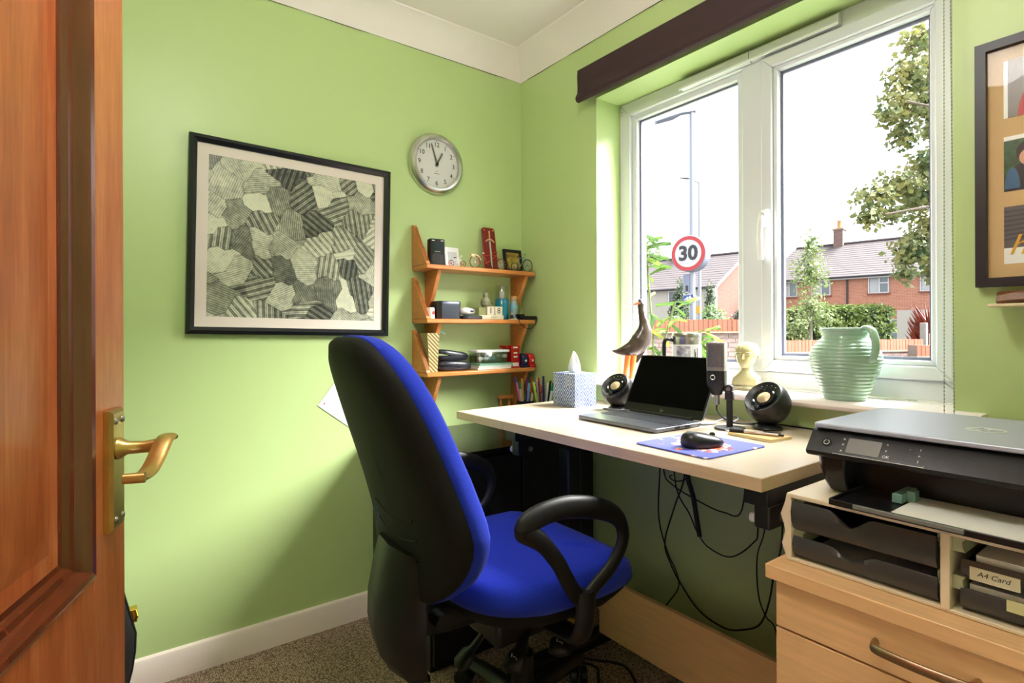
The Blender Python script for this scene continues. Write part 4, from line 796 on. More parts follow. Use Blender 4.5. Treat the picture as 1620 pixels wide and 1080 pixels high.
for k in range(14):
    MB().ball((random.uniform(-.026, .026), random.uniform(-.065, .065), random.uniform(.014, .03)), (.011, .014, .009), 8, 6).build('tub_content', [WHT, pbr('content_teal', (120, 180, 160), .5), IV][k % 5 % 3], t)
t = thing('red_carton', 'red printed carton with white labels standing by the tub', 'box', (.060, -.112, T3), 0); box('carton', RED, (-.035, .035, -.020, .026, 0, .098), t, bevel=.0008); box('carton_flap', RED, (-.035, .02, -.036, -.0205, .086, .098), t)
for z, h, w0 in ((.006, .016, .017), (.045, .006, .010), (.062, .006, .010), (.086, .006, .012)): box('label_patch', WHT, (.035, .0355, .003-w0, .003+w0, z, z+h), t)
for lb, c, y, gr in (('navy blue hole punch beside the red carton', (26, 32, 74), -.068, 1), ('red hole punch at the right end of the lowest shelf', (196, 26, 26), -.030, 1)):
    t = thing('hole_punch', lb, 'hole punch', (.085, y, T3), 0, 'hole punches'); mm = pbr('punch_%d' % c[0], c, .25)
    MB().prism([(.03, .012), (.032, .040), (.022, .058), (-.010, .062), (-.028, .050), (-.03, .012)], 'y', -.015, .015).build('punch_lever', mm, t, bevel=.004); box('punch_base', mm, (-.034, .038, -.017, .017, 0, .012), t, bevel=.003); MB(WA).lathe([(.005, .0315), (.005, .034), (.001, .034)], (0, .030, 0), 12).build('round_badge', WHT, t)
# ------------------------------------------------------------------ pens behind the desk leaf
for i, (x, lb) in enumerate(((.125, 'dark pen pot on the black cabinet next to the wooden stand'), (.245, 'dark pen pot on the black cabinet next to the tissue box'))):
    t = thing('pen_pot', lb, 'pen pot', (x, -.075, .6905), 0, 'pen pots'); MB().lathe([(.035, 0), (.037, .003), (.038, .095), (.036, .095), (.034, .006), (.001, .006)], n=24).build('pot_body', BLK, t)
random.seed(5)
PC = [('white', (230, 230, 230)), ('green', (20, 130, 80)), ('yellow', (236, 190, 60)), ('red', (206, 34, 30)), ('orange', (236, 110, 40)), ('black', (24, 24, 26)), ('purple', (84, 44, 130)), ('navy blue', (24, 30, 90)), ('turquoise', (20, 130, 130)), ('grey', (150, 150, 156)), ('bright blue', (40, 60, 190)), ('brown', (120, 70, 40)), ('pink', (226, 120, 150)), ('lime', (150, 200, 60)), ('gold', (200, 160, 70)), ('maroon', (110, 20, 40)), ('sky blue', (110, 170, 220)), ('silver', (190, 190, 196))]
for i, (nm, c) in enumerate(PC):
    first = i % 2 == 0; cx = .125 if first else .245; a = 2*PI*(i//2)/9+.3; bx, by = cx+.013*math.cos(a), -.075+.013*math.sin(a); tx, ty = cx+(.030+.002*(i % 3))*math.cos(a), -.075+(.030)*math.sin(a); h = .172+.010*((i*5) % 4)
    t = thing('pen', nm+' pen standing in the pen pot '+('by the wooden stand' if first else 'by the tissue box'), 'pen', (bx, by, .698), 0, 'pens in the pots'); m_ = pbr('pen_'+nm.replace(' ', '_'), c, .35); v = Vector((tx-bx, ty-by, .09)).normalized()
    MB().cyl((0, 0, 0), v*(h-.035), .0046, n=8).build('barrel', WHT if i in (1, 3, 8) else m_, t); MB().cyl(v*(h-.035), v*h, .0056, .0046, n=8).build('cap', m_, t)
for i, (x, lb, c) in enumerate(((.150, 'scissors with orange-red handles in the pen pots', (226, 60, 36)), (.185, 'scissors with dark red handles leaning between the pen pots', (170, 30, 34)))):
    t = thing('scissors', lb, 'scissors', (x, -.060, .70), .3, 'scissors'); m_ = pbr('scissor_%d' % i, c, .35)
    for sx in (-1, 1): MB().tube([(sx*.013+.012*math.cos(a), 0, .138+.021*math.sin(a)) for a in [2*PI*k/18 for k in range(18)]], .0032, 7, closed=True).build('handle_loop', m_, t)
    MB().prism([(-.007, 0.0), (.007, 0), (.005, .120), (-.005, .120)], 'y', -.0015, .0015).build('blades', STEEL, t)
t = thing('wooden_stand', 'small wooden stand with a round-ended rail under the lowest bracket', 'stand', (.040, -.125, .6905)); MB().prism(rrect(.045, .075, .02, 5), 'z', .100, .114).build('rail', PINE, t, bevel=.003)
for y in (-.024, .022): MB().cyl((0, y, 0), (0, y, .1), .007, n=12).build('post', PINE, t)
# ------------------------------------------------------------------ window-board ornaments
SZ = .9065
def vasemat():
    return pbr('celadon_glaze', (150, 182, 160), .22, var=.06, vs=12, coat=.4)
vs_ = thing('ribbed_jug', 'pale green ribbed ceramic jug with a loop handle on the window board', 'jug', (1.392, .022, SZ)); vs_.scale = (.95, .95, .97); VG = vasemat()
keyp = [(.050, 0), (.053, .004), (.058, .02), (.070, .05), (.082, .08), (.0895, .108), (.0885, .125), (.080, .145), (.067, .160), (.060, .168), (.058, .174), (.0605, .184), (.064, .192), (.0645, .1965)]
def kint(z):
    for (r1, z1), (r2, z2) in zip(keyp, keyp[1:]):
        if z1 <= z <= z2: return r1+(r2-r1)*(z-z1)/(z2-z1)
    return keyp[-1][0]
pf = [(.048, 0)]; nz_ = 190
for k in range(nz_+1):
    z = .1965*k/nz_; r = kint(z); rib = .0030*abs(math.sin(PI*z/.0098))**.7 if .008 < z < .168 else 0.0008*abs(math.sin(PI*z/.0098)); pf.append((r+rib-.0008, z))
pf += [(.0605, .198), (.058, .190), (.055, .174), (.063, .155), (.070, .12), (.001, .10)]
MB().lathe(pf, n=48).build('jug_body', VG, vs_, smooth=60)
hd = Vector((.909, -.415, 0)).normalized()
hpth = path([hd*.056+Vector((0, 0, .190)), hd*.072+Vector((0, 0, .197)), hd*.090+Vector((0, 0, .190)), hd*.100+Vector((0, 0, .168)), hd*.102+Vector((0, 0, .145)), hd*.096+Vector((0, 0, .122)), hd*.086+Vector((0, 0, .110))], 6)
MB().tube(hpth, .0095, 12, flat=(1.25, .8)).build('handle', VG, vs_, smooth=60)
sd_ = Vector((-.909, .415, 0)).normalized(); MB().loft([[Vector((0, 0, z))+sd_*(rad*math.cos(a))+sd_.cross(Vector((0, 0, 1)))*(wd*math.sin(a)) for a in [-PI/2+PI*k/10 for k in range(11)]] for rad, wd, z in ((.060, .030, .176), (.070, .028, .190), (.074, .027, .1975))], close=False, cap=(False, False)).build('spout', VG, vs_, smooth=60)
# phrenology head
PL = pbr('cream_porcelain', (186, 178, 130), .25, coat=.3); INK = pbr('ink', (40, 44, 40), .5)
ph = thing('phrenology_head', 'cream porcelain phrenology head with lettered plinth on the window board', 'bust', (1.100, .040, SZ), math.radians(14)); ph.scale = (1.32, 1.25, 1.04)
MB().loft([[(x, y, z) for x, y in rrect(a_, b_, .004, 3)] for a_, b_, z in ((.058, .046, 0), (.060, .048, .003), (.058, .046, .022), (.055, .043, .036))]+[[(x, y, z) for x, y in rrect(a_, b_, min(a_, b_)*.42, 3)] for a_, b_, z in ((.048, .038, .046), (.036, .032, .053), (.026, .028, .060), (.024, .027, .068), (.025, .028, .080))]).build('shoulders', PL, ph, smooth=50)
hr = []
for z, rx, ryf, ryb, oy in ((.066, .007, .010, .008, -.010), (.071, .0125, .018, .010, -.010), (.077, .0165, .024, .013, -.008), (.085, .0195, .0275, .018, -.005), (.093, .0222, .0285, .026, -.001), (.101, .0248, .0288, .0325, .001), (.109, .0268, .0298, .0362, .002), (.117, .0275, .0300, .0372, .003), (.125, .0265, .0285, .0358, .003), (.132, .0236, .0248, .0316, .004), (.138, .0185, .0190, .0245, .004), (.142, .0115, .0115, .0150, .005), (.1437, .002, .002, .003, .005)):
    hr.append([(rx*math.cos(a), oy+(ryf if math.sin(a) < 0 else ryb)*math.sin(a), z) for a in [2*PI*k/28 for k in range(28)]])
MB().loft(hr).build('head', PL, ph, smooth=70)
MB().loft([[(-.0030, -.026, .108), (.0030, -.026, .108), (0, -.032, .108)], [(-.0035, -.026, .100), (.0035, -.026, .100), (0, -.0355, .100)], [(-.0055, -.025, .094), (.0055, -.025, .094), (0, -.0385, .0945)], [(-.003, -.025, .0915), (.003, -.025, .0915), (0, -.031, .0915)]]).build('nose', PL, ph, smooth=60)
for sx in (-1, 1):
    MB().ball((sx*.0105, -.0258, .106), (.0055, .003, .003), 10, 6).build('eye', PL, ph, smooth=60)
    MB().tube(path([(sx*.004, -.0292, .1105), (sx*.010, -.0292, .113), (sx*.0175, -.0245, .1115)], 4), .0013, 6).build('brow', PL, ph)
    MB().ball((sx*.0262, .004, .100), (.0028, .006, .009), 10, 7).build('ear', PL, ph, smooth=60)
MB().ball((0, -.0292, .0865), (.0075, .003, .0013), 12, 6).build('lip', PL, ph); MB().ball((0, -.0288, .0835), (.006, .003, .0015), 12, 6).build('lip', PL, ph)
for k in range(5):
    a = -2.6+k*.75; MB().tube(path([(.0262*math.cos(a), .002+.031*math.sin(a), .112), (.0262*math.cos(a), .002+.0325*math.sin(a), .122), (.022*math.cos(a), .003+.027*math.sin(a), .133), (.010*math.cos(a), .004+.012*math.sin(a), .1423)], 4), .0005, 4).build('map_line', pbr('ink_faint', (150, 148, 112), .5), ph)
text('PHRENOLOGY', .0078, INK, ph, TR(0, -.0243, .0135) @ WB, ext=.0001); text('BY', .004, INK, ph, TR(0, -.0243, .0075) @ WB, ext=.0001); text('L.N.FOWLER', .0055, INK, ph, TR(0, -.0243, .0038) @ WB, ext=.0001)
for zz, yy, r in ((.030, .004, .006), (.018, -.004, .008), (.010, .008, .006)): MB().tube([(.0302, yy+r*math.cos(a), zz+r*math.sin(a)) for a in [2*PI*j/16 for j in range(16)]], .0005, 4, closed=True).build('map_line', INK, ph)
# insulated mug
mg = thing('travel_mug', 'white printed travel mug with steel lid and black handle behind the laptop', 'mug', (.872, .050, SZ))
MB().lathe([(.046, 0), (.048, .003), (.049, .008), (.049, .138)], n=40).build('mug_body', pbr('mug_white', (232, 234, 238), .3), mg); MB().lathe([(.0485, .138), (.0485, .160), (.0495, .162), (.0495, .174), (.047, .177), (.001, .177)], n=40).build('steel_lid', STEEL, mg)
AN = math.atan2(-1.63, 1.175)
MB().loft([[(.0494*math.cos(AN+q), .0494*math.sin(AN+q), z) for q in [-.75+1.0*k/12 for k in range(13)]] for z in (.04, .132)], close=False, cap=(False, False)).build('printed_scene', pbr('mug_scene', (70, 66, 110), .4, col2=(226, 226, 232), vs=45), mg)
for q, z in ((.55, .11), (.62, .10), (.78, .115)): MB().box(0, .001, -.001, .001, -.02, .012).build('printed_line', INK, mg, loc=(.0492*math.cos(AN+q), .0492*math.sin(AN+q), z), rot=(0, 0, AN+q))
hl = Vector((-.597, -.802, 0)); MB().tube(path([hl*.046+Vector((0, 0, .150)), hl*.068+Vector((0, 0, .156)), hl*.078+Vector((0, 0, .142)), hl*.078+Vector((0, 0, .09)), hl*.074+Vector((0, 0, .05)), hl*.046+Vector((0, 0, .035))], 5), .008, 10, flat=(1, .8)).build('mug_handle', BLK, mg); MB().tube([hl*.0745+hl.cross(Vector((0, 0, 1)))*(.0085)+Vector((0, 0, .138)), hl*.0745+hl.cross(Vector((0, 0, 1)))*(.0095)+Vector((0, 0, .138))], .006, 12).build('rivet', WHT, mg)
# horn bird
bd_ = thing('horn_bird', 'carved dark horn bird with a pointed tail and orange legs on the window board', 'sculpture', (.655, .030, SZ)); HORN = pbr('polished_horn', (62, 50, 42), .25, var=.5, vs=25, coat=.4)
B0 = Vector((.655, .030, SZ)); bpts = [(.602, -.036, 1.017), (.618, -.018, 1.014), (.638, .006, 1.018), (.656, .030, 1.030), (.670, .048, 1.055), (.677, .060, 1.088), (.676, .060, 1.120), (.671, .055, 1.150), (.668, .052, 1.175), (.668, .052, 1.192), (.666, .05, 1.204)]
MB().tube(path([Vector(p)-B0 for p in bpts], 5), [r for k, r in enumerate([(lambda q: [.001, .010, .022, .030, .033, .027, .017, .012, .010, .0115, .006][int(q)]*(1-q % 1)+[.001, .010, .022, .030, .033, .027, .017, .012, .010, .0115, .006, .006][int(q)+1]*(q % 1))(i/5) for i in range(51)])], 16, flat=(.75, 1.15)).build('bird_body', HORN, bd_, smooth=60)
MB().loft([[Vector(p)-B0 for p in ring_] for ring_ in ([(.630, .0, 1.016), (.652, .026, 1.012), (.690, .075, 1.06), (.66, .04, 1.03)], [(.645, .018, 1.0), (.658, .034, .995), (.682, .066, 1.02), (.662, .04, 1.0)], [(.658, .034, .972), (.662, .038, .972), (.668, .046, .985), (.663, .040, .975)])]).build('breast', HORN, bd_, smooth=60)
MB().cyl(Vector((.664, .046, 1.196))-B0, Vector((.652, .028, 1.190))-B0, .0075, .0015, n=10).build('beak', pbr('beak_orange', (206, 120, 80), .4), bd_); MB().ball(Vector((.666, .050, 1.205))-B0, (.008, .008, .007), 10, 7).build('crown', pbr('crown_navy', (44, 44, 66), .4), bd_)
LEG = pbr('orange_wood', (214, 112, 50), .35); ft = Vector((.646, .012, 0))
for dx in (-.012, .012):
    MB().tube([Vector((.651+dx*.4, .014+dx*.8, 1.0))-B0, Vector((.648+dx*.5, .010+dx*.8, .96))-B0, Vector((.645+dx*.6, .006+dx*.8, .925))-B0, Vector((.643+dx*.6, .004+dx*.8, .9085))-B0], [.012, .0105, .008, .009], 12).build('leg', LEG, bd_, smooth=60)
MB().ball((-.012, -.026, .004), (.018, .018, .004), 14, 6).build('foot_plate', LEG, bd_)
# ------------------------------------------------------------------ blind with bead chains
bl = thing('roller_blind', 'dark plum fabric blind rolled up above the window with white bead chains', 'blind', (0, 0, 0)); PLUM = pbr('plum_fabric', (58, 36, 40), .75, bump=.1, bs=500)
vp = [(-.002, 2.128), (-.050, 2.132), (-.058, 2.126), (-.060, 2.10), (-.058, 2.06), (-.059, 2.035), (-.066, 2.024), (-.070, 2.013), (-.066, 2.002), (-.056, 1.998), (-.046, 2.002), (-.046, 2.04), (-.04, 2.10), (-.002, 2.11)]
MB().prism(vp, 'x', .443, 1.702).build('valance', PLUM, bl, bevel=.001)
MB().cyl((.455, -.03, 2.06), (1.69, -.03, 2.06), .014).build('roller_tube', PLUM, bl)
for x, lb in ((1.6345, 0), (1.6455, 1)):
    m = MB(); z = 2.0
    while z > .900:
        xx = x+.004*(2.0-z)*(1 if lb else -.6)
        m.add([(xx+.0021, -.062, z), (xx-.0021, -.062, z), (xx, -.0599, z), (xx, -.0641, z), (xx, -.062, z+.0024), (xx, -.062, z-.0024)], [(0, 2, 4), (2, 1, 4), (1, 3, 4), (3, 0, 4), (2, 0, 5), (1, 2, 5), (3, 1, 5), (0, 3, 5)]); z -= .0085
    m.cyl((x, -.062, 2.0), (x+.0044*(1 if lb else -.6), -.062, .9), .0007, n=5); m.build('bead_chain', pbr('chain_steel', (150, 148, 142), .35, .6), bl, kind='stuff')
# ------------------------------------------------------------------ photo collage frame and driftwood ledge on the right
pc = thing('collage_frame', 'black framed photo collage with tan mount on the wall right of the window', 'picture', (1.679, 0, 1.186))
frames4(MB(WB), 0, .30, 0, .533, .019, .001, .026).build('frame', pbr('frame_ebony', (30, 26, 36), .4), pc); MB(WB).box(.019, .281, .019, .514, .004, .010).build('mount', pbr('tan_mount', (206, 172, 124), .7), pc)
for (z0, z1), cc, nm in (((.362, .486), ((120, 104, 98), (90, 78, 76)), 'a'), ((.204, .322), ((50, 96, 56), (24, 60, 40)), 'b'), ((.048, .171), ((116, 112, 116), (84, 82, 88)), 'c')):
    ph_ = MB(WB).box(.046, .20, z0, z1, .010, .0108).build('photograph', pbr('photo_'+nm, cc[0], .3, col2=cc[1], vs=60 if nm == 'b' else 8), pc)
    def disc(cx, cz, rx, rz, m_, n_, z=.0109, a0=0, a1=2*PI): MB(WB).prism([(cx+rx*math.cos(a0+(a1-a0)*k/20), cz+rz*math.sin(a0+(a1-a0)*k/20)) for k in range(20 if a1-a0 > 6 else 21)], 'z', .0107, z).build(n_, m_, ph_)
    SK = pbr('photo_skin', (206, 156, 130), .4); HRm = pbr('photo_hair', (44, 30, 26), .4)
    if nm == 'a':
        MB(WB).box(.046, .053, z0, z1, .0107, .0110).build('white_edge', WHT, ph_); disc(.105, z0, .036, .07, pbr('photo_red', (176, 24, 30), .4), 'red_top', .0109, 0, PI); disc(.100, z0+.088, .019, .026, HRm, 'hair', .0110); disc(.103, z0+.08, .015, .020, SK, 'face', .0111)
    if nm == 'b':
        MB(WB).box(.046, .20, z1-.009, z1, .0107, .0110).build('white_edge', WHT, ph_); disc(.088, z0, .040, .062, pbr('photo_jacket', (24, 28, 40), .4), 'dark_jacket', .0109, 0, PI); disc(.060, z0+.005, .0125, .045, pbr('photo_blue', (40, 90, 130), .4), 'blue_sleeve', .0110, 0, PI); disc(.086, z0+.080, .020, .024, HRm, 'hair', .0110); disc(.087, z0+.068, .016, .018, SK, 'face', .0111)
    if nm == 'c':
        MB(WB).box(.046, .20, z0, z0+.034, .0107, .0109).build('white_edge', WHT, ph_)
        for k in range(7): MB(WB).prism([(.046, z0+.05+k*.010), (.20, z0+.064+k*.0085), (.20, z0+.068+k*.0085), (.046, z0+.054+k*.010)], 'z', .0107, .0109).build('sand_ripple', pbr('ripple_grey', (70, 68, 74), .5), ph_)
        text('he', .062, pbr('gold_script', (214, 176, 70), .35, .6), ph_, WB @ TR(.052, z0+.038, .0113), ext=.0002, align='LEFT', shear=.35)
MB(WB).box(.019, .281, .019, .514, .016, .0175).build('glass_sheet', GLASS, pc)
dl = thing('driftwood_ledge', 'rough dark wooden ledge with pale underside below the photo collage', 'shelf', (1.716, 0, 1.14))
rg = []; random.seed(9)
for k in range(13):
    x = .42*k/12; j = .3+.7*min(1, k/2.0); rg.append([(x, -.002, .006), (x, -.10*j, .008), (x, -.118*j+random.uniform(-.004, .004), .014), (x, -.110*j, .026+random.uniform(-.003, .003)), (x, -.07*j, .034), (x, -.002, .036)])
MB().loft(rg).build('wood_slab', pbr('bark_brown', (120, 70, 34), .5, var=.5, vs=20, st=(3, 20, 20)), dl); MB().box(.0, .42, -.10, -.004, 0, .006).build('pale_base', pbr('pale_pine', (226, 206, 170), .5), dl, bevel=.002)
# ------------------------------------------------------------------ guitar case behind the door
gc = thing('guitar_case', 'black stitched instrument case with a brass catch standing behind the door', 'case', (.26, -1.682, 0)); GC = pbr('case_leatherette', (26, 25, 25), .5, bump=.3, bs=400)
def gout(k):
    o_ = []
    for i in range(40):
        a = 2*PI*i/40; c, s_ = math.cos(a), math.sin(a); z = .30+(.30 if s_ < 0 else .62)*s_; wd = .170 if s_ < .0 else .170-.075*math.sin(min(1, s_/.6)*PI/2)+(.02*math.sin(s_*PI))
        o_.append((wd*k*c, .30+(z-.30)*(1-(1-k)*.4)+(.0)))
    return o_
MB().loft([[(x, y, z+.002) for y, z in gout(k)] for x, k in ((-.05, .90), (-.042, .98), (-.03, 1), (.03, 1), (.042, .98), (.05, .90), (.055, .5))]).build('shell', GC, gc, smooth=50)
MB().tube([(.030, y*1.005, z+.002) for y, z in gout(1.0)], .0035, 6, closed=True).build('edge_binding', BLK, gc)
m = MB(); m.box(-.012, .016, .150, .176, .325, .36); m.tube([(.018, .172, .33), (.026, .176, .345), (.018, .172, .36)], .003, 6); m.build('brass_catch', pbr('catch_brass', (216, 176, 60), .25, 1), gc, bevel=.002)
# ================================================================== outside
# outdoor paints below are given as seen in flat daylight; EXT brings them to real surface reflectance
EXT = .38
_lin = lin
def lin(c): return tuple(v*EXT for v in _lin(c))
GZ = -.55
struct(box('ground', pbr('asphalt', (128, 126, 124), .9, var=.1, vs=3), (-70, 40, .3, 90, GZ-.2, GZ)), 'grey street ground outside the window')
CORAL = pbr('coping_brick', (216, 120, 88), .85, var=.12, vs=20, rnd=.14); PURP = pbr('weathered_brick', (186, 160, 152), .9, var=.22, vs=14, rnd=.16); MORT = pbr('mortar', (176, 164, 154), .95); BUFF = pbr('buff_tile', (206, 176, 146), .9, var=.1, vs=10)
bm_c = MB().box(0, .066, -.012, .235, 0, .20); bm_f = MB().box(0, .217, -.006, .05, 0, .066)
def share(mbx, nm, bev=.004):
    o = mbx.build(nm, None); me = o.data; bpy.data.objects.remove(o); return me
ME_C, ME_F = share(bm_c, 'coping_brick'), share(bm_f, 'face_brick')
ME_C.materials.append(CORAL); ME_F.materials.append(PURP)
def brickwall(label, P0, P1, zt, courses, name='garden_wall'):
    P0, P1 = Vector(P0), Vector(P1); L = (P1-P0).length; t = thing(name, label, 'garden wall', (P0.x, P0.y, GZ), math.atan2(P1.y-P0.y, P1.x-P0.x)); z1 = zt-.20-GZ
    box('core', MORT, (0, L, .0, .22, 0, z1-.028), t); box('buff_ledge', BUFF, (-.02, L+.02, -.045, .26, z1-.028, z1-.004), t, bevel=.004); box('coping_bed', MORT, (0, L, -.004, .226, z1-.004, zt-GZ-.010), t)
    n = int(L/.0755)
    for i in range(n):
        o = bpy.data.objects.new('brick', ME_C); COL.objects.link(o); o.parent = t; o.location = (i*L/n+.004, random.uniform(-.003, .003), z1-.003+random.uniform(-.003, .003))
    for c in range(courses):
        z = z1-.032-.075*(c+1)+.004; m = int(L/.226); off = .113*(c % 2)
        for i in range(m):
            x = i*.226+off
            if x+.217 > L: continue
            o = bpy.data.objects.new('brick', ME_F); COL.objects.link(o); o.parent = t; o.location = (x+.004, random.uniform(-.003, .002), z)
    return t
brickwall('orange coped brick garden wall behind the speed limit sign post', (-4.15, 5.17), (-2.80, 6.98), 1.265, 7)
brickwall('lower brick garden wall running in front of the clipped hedge', (-2.99, 7.52), (-1.74, 11.06), .90, 4)
brickwall('short low brick wall at the white gate', (-1.60, 10.27), (-1.0, 11.07), .80, 3)
# gate post and gate
tag(MB().prism(rrect(.11, .11, .012), 'z', GZ, 1.22).build('gate_post', pbr('concrete', (196, 190, 184), .9, var=.08, vs=8), bevel=.01, loc=(-1.93, 11.75, 0)), 'pale concrete gate post at the end of the garden wall', 'post')
gt = thing('garden_gate', 'white tubular metal gate beside the concrete post', 'gate', (-1.86, 11.9, GZ), math.radians(54))
for x in (0, .45, .9): MB().cyl((x, 0, .15), (x, 0, 1.55), .022, n=8).build('upright', WHT, gt)
for z in (.2, .65, 1.1, 1.33, 1.53): MB().cyl((0, 0, z), (.9, 0, z), .02, n=8).build('rail', WHT, gt)
# street sign post
sp_ = thing('sign_post', 'grey lamp post carrying the round 30 speed limit sign', 'lamp post', (-4.02, 7.01, GZ)); GAL = pbr('galvanised', (176, 186, 204), .5, .3)
MB().tube([(0, 0, 0), (0, 0, 1.2), (.0, 0, 3.2), (.0, .0, 5.60)], [.068, .055, .05, .04], 14).build('pole', GAL, sp_)
hdv = Vector((-.597, -.802, 0)); MB().tube([hdv*-.06+Vector((0, 0, 5.60)), hdv*.2+Vector((0, 0, 5.56)), hdv*.35+Vector((0, 0, 5.50)), hdv*.66+Vector((0, 0, 5.40))], [.05, .06, .10, .07], 12, flat=(1, .5)).build('lantern', pbr('lantern_grey', (130, 140, 160), .4), sp_)
sg = bpy.data.objects.new('speed_sign', None); COL.objects.link(sg); sg.parent = sp_; sg.location = (-.015, -.02, 2.465-GZ); sg.rotation_euler = (0, 0, math.radians(12)); sg.empty_display_size = .1
ST = Matrix(((1, 0, 0, 0), (0, 0, -1, -.05), (0, 1, 0, 0), (0, 0, 0, 1)))
MB(ST).lathe([(.31, -.16), (.325, -.15), (.325, .06), (.315, .07), (.30, .07)], n=48).build('sign_housing', pbr('housing_grey', (150, 160, 184), .5), sg); MB(ST).lathe([(.312, .062), (.312, .074), (.001, .074)], n=48).build('red_ring', pbr('sign_red', (212, 40, 44), .45), sg); MB(ST).lathe([(.245, .072), (.245, .0765), (.001, .0765)], n=48).build('white_field', pbr('sign_white', (232, 232, 240), .45), sg)
c3 = text('30', .36, pbr('sign_black', (26, 28, 34), .5), sg, ST @ TR(0, -.005, .079), 'numerals', .002, bold=.012); 
MB().box(-.16, -.02, -.06, .03, 1.78-GZ, 2.10-GZ).build('control_box', pbr('box_grey', (150, 160, 190), .5), sp_, bevel=.01); MB().box(-.10, -.05, -.064, -.058, 1.80-GZ, 1.90-GZ).build('box_window', BLK, sp_)
cy = bpy.data.objects.new('cycle_sign', None); COL.objects.link(cy); cy.parent = sp_; cy.location = (-.0, -.07, 1.655-GZ); cy.rotation_euler = (0, math.radians(-6), math.radians(14)); cy.empty_display_size = .1
def arrowp(k, r): return [(-.125*k, -.085*k+r), (-.125*k+r, -.085*k), (.085*k, -.085*k), (.135*k, 0), (.085*k, .085*k), (-.125*k+r, .085*k), (-.125*k, .085*k-r)]
MB(WB).prism(arrowp(1, .02), 'z', 0, .010).build('white_border', MATS['sign_white'], cy); MB(WB).prism([(x-.012, z) for x, z in arrowp(.86, .015)], 'z', .010, .012).build('blue_field', pbr('sign_blue', (30, 84, 176), .45), cy)
for x in (-.062, .022): MB(WB).tube([(x+.032*math.cos(a), -.018+.032*math.sin(a), .014) for a in [2*PI*k/18 for k in range(18)]], .006, 6, closed=True).build('cycle_wheel', WHT, cy)
m = MB(WB)
for a, b in (((-.062, -.018), (-.038, .028)), ((-.038, .028), (.010, .028)), ((-.020, -.018), (.010, .028)), ((-.062, -.018), (-.020, -.018)), ((-.020, -.018), (-.040, .030)), ((.022, -.018), (.006, .045)), ((-.052, .036), (-.028, .036)), ((.0, .046), (.02, .046))): m.cyl((a[0], a[1], .014), (b[0], b[1], .014), .005, n=6)
m.build('cycle_frame', WHT, cy)
MB(WB).tube([(.070, .05, .014), (.095, 0, .014), (.070, -.05, .014)], .008, 6).build('chevron', WHT, cy)
# far lamp post
fl = thing('street_lamp', 'thin pale street lamp further down the road', 'lamp post', (-9.94, 15.82, GZ)); MB().tube([(0, 0, 0), (0, 0, 3), (0, 0, 7.0)], [.07, .06, .04], 10).build('pole', GAL, fl)
MB().tube([(0, 0, 6.95), hdv*.3+Vector((0, 0, 7.12)), hdv*.45+Vector((0, 0, 7.14)), hdv*.7+Vector((0, 0, 7.16))], [.03, .05, .09, .05], 10, flat=(1, .5)).build('lamp_head', pbr('lamp_dark', (120, 124, 136), .5), fl); MB().box(-.12, .08, -.10, -.06, 2.24, 2.50).build('yellow_tag', pbr('tag_yellow', (240, 190, 40), .5), fl)
# ------------------------------------------------------------------ houses
BRK = brickmat('house_brick', (232, 152, 122), (214, 132, 104), (230, 196, 172)); BRK2 = brickmat('gable_brick', (138, 70, 48), (118, 58, 40), (140, 112, 94))
ROOF = pbr('roof_tile', (84, 73, 76), .85, var=.12, vs=2.5, st=(1, 1, 3)); RND = pbr('white_render', (226, 220, 208), .9); UW = pbr('window_white', (240, 240, 242), .4); PANE = pbr('pane_dark', (126, 142, 150), .12); GUT = pbr('gutter_dark', (52, 46, 52), .5); CURT = pbr('curtain', (220, 222, 226), .8); FASC = pbr('fascia_white', (228, 226, 228), .6)
def house_window(par, x, z0, z1, wd, flip):
    h = bpy.data.objects.new('window', None); COL.objects.link(h); h.parent = par; h.location = (x, -.02, 0); h.empty_display_size = .2
    frames4(MB(WB), -wd/2, wd/2, z0, z1, .05, -.03, .05).build('window_frame', UW, h); MB().box(-wd/2-.05, wd/2+.05, -.10, .04, z0-.06, z0).build('window_ledge', pbr('ledge_tile', (160, 96, 80), .8), h)
    s_ = -1 if flip else 1; xm = s_*wd*.04; MB().box(xm-.035, xm+.035, -.05, .03, z0+.05, z1-.05).build('centre_bar', UW, h)
    zz = z1-(z1-z0)*.38; xa, xb = (xm, s_*(wd/2-.05)); MB().box(min(xa, xb), max(xa, xb), -.05, .03, zz-.03, zz+.03).build('transom', UW, h)
    for k in (-1, 1): MB().box(min(xm, k*wd/2)+.02, max(xm, k*wd/2)-.02, .0, .012, z0+.04, z1-.04).build('pane', PANE, h)
    MB().box(-wd/2+.06, xm-.03, -.008, -.002, z0+.05, z1-.08).build('curtain_panel', CURT, h)
def roof_rows(x0, x1, y0, z0, y1, z1, n, hipl=0, hipr=0):
    m = MB()
    for i in range(n):
        f0, f1 = i/n, (i+1)/n; ya, za, yb, zb = y0+(y1-y0)*f0, z0+(z1-z0)*f0, y0+(y1-y0)*f1, z0+(z1-z0)*f1
        xa0, xa1, xb0, xb1 = x0+hipl*f0, x1-hipr*f0, x0+hipl*f1, x1-hipr*f1
        m.add([(xa0, ya, za+.014), (xa1, ya, za+.014), (xb1, yb, zb), (xb0, yb, zb), (xa0, ya, za-.02), (xa1, ya, za-.02)], [(0, 1, 2, 3), (4, 5, 1, 0)])
    return m
hR = thing('terraced_house', 'orange brick house with brown tiled roof and white windows across the street', 'house', (-14.30, 30.06, 0), math.radians(8.13))
EZ = 3.956; XL, XR = -1.2, 15
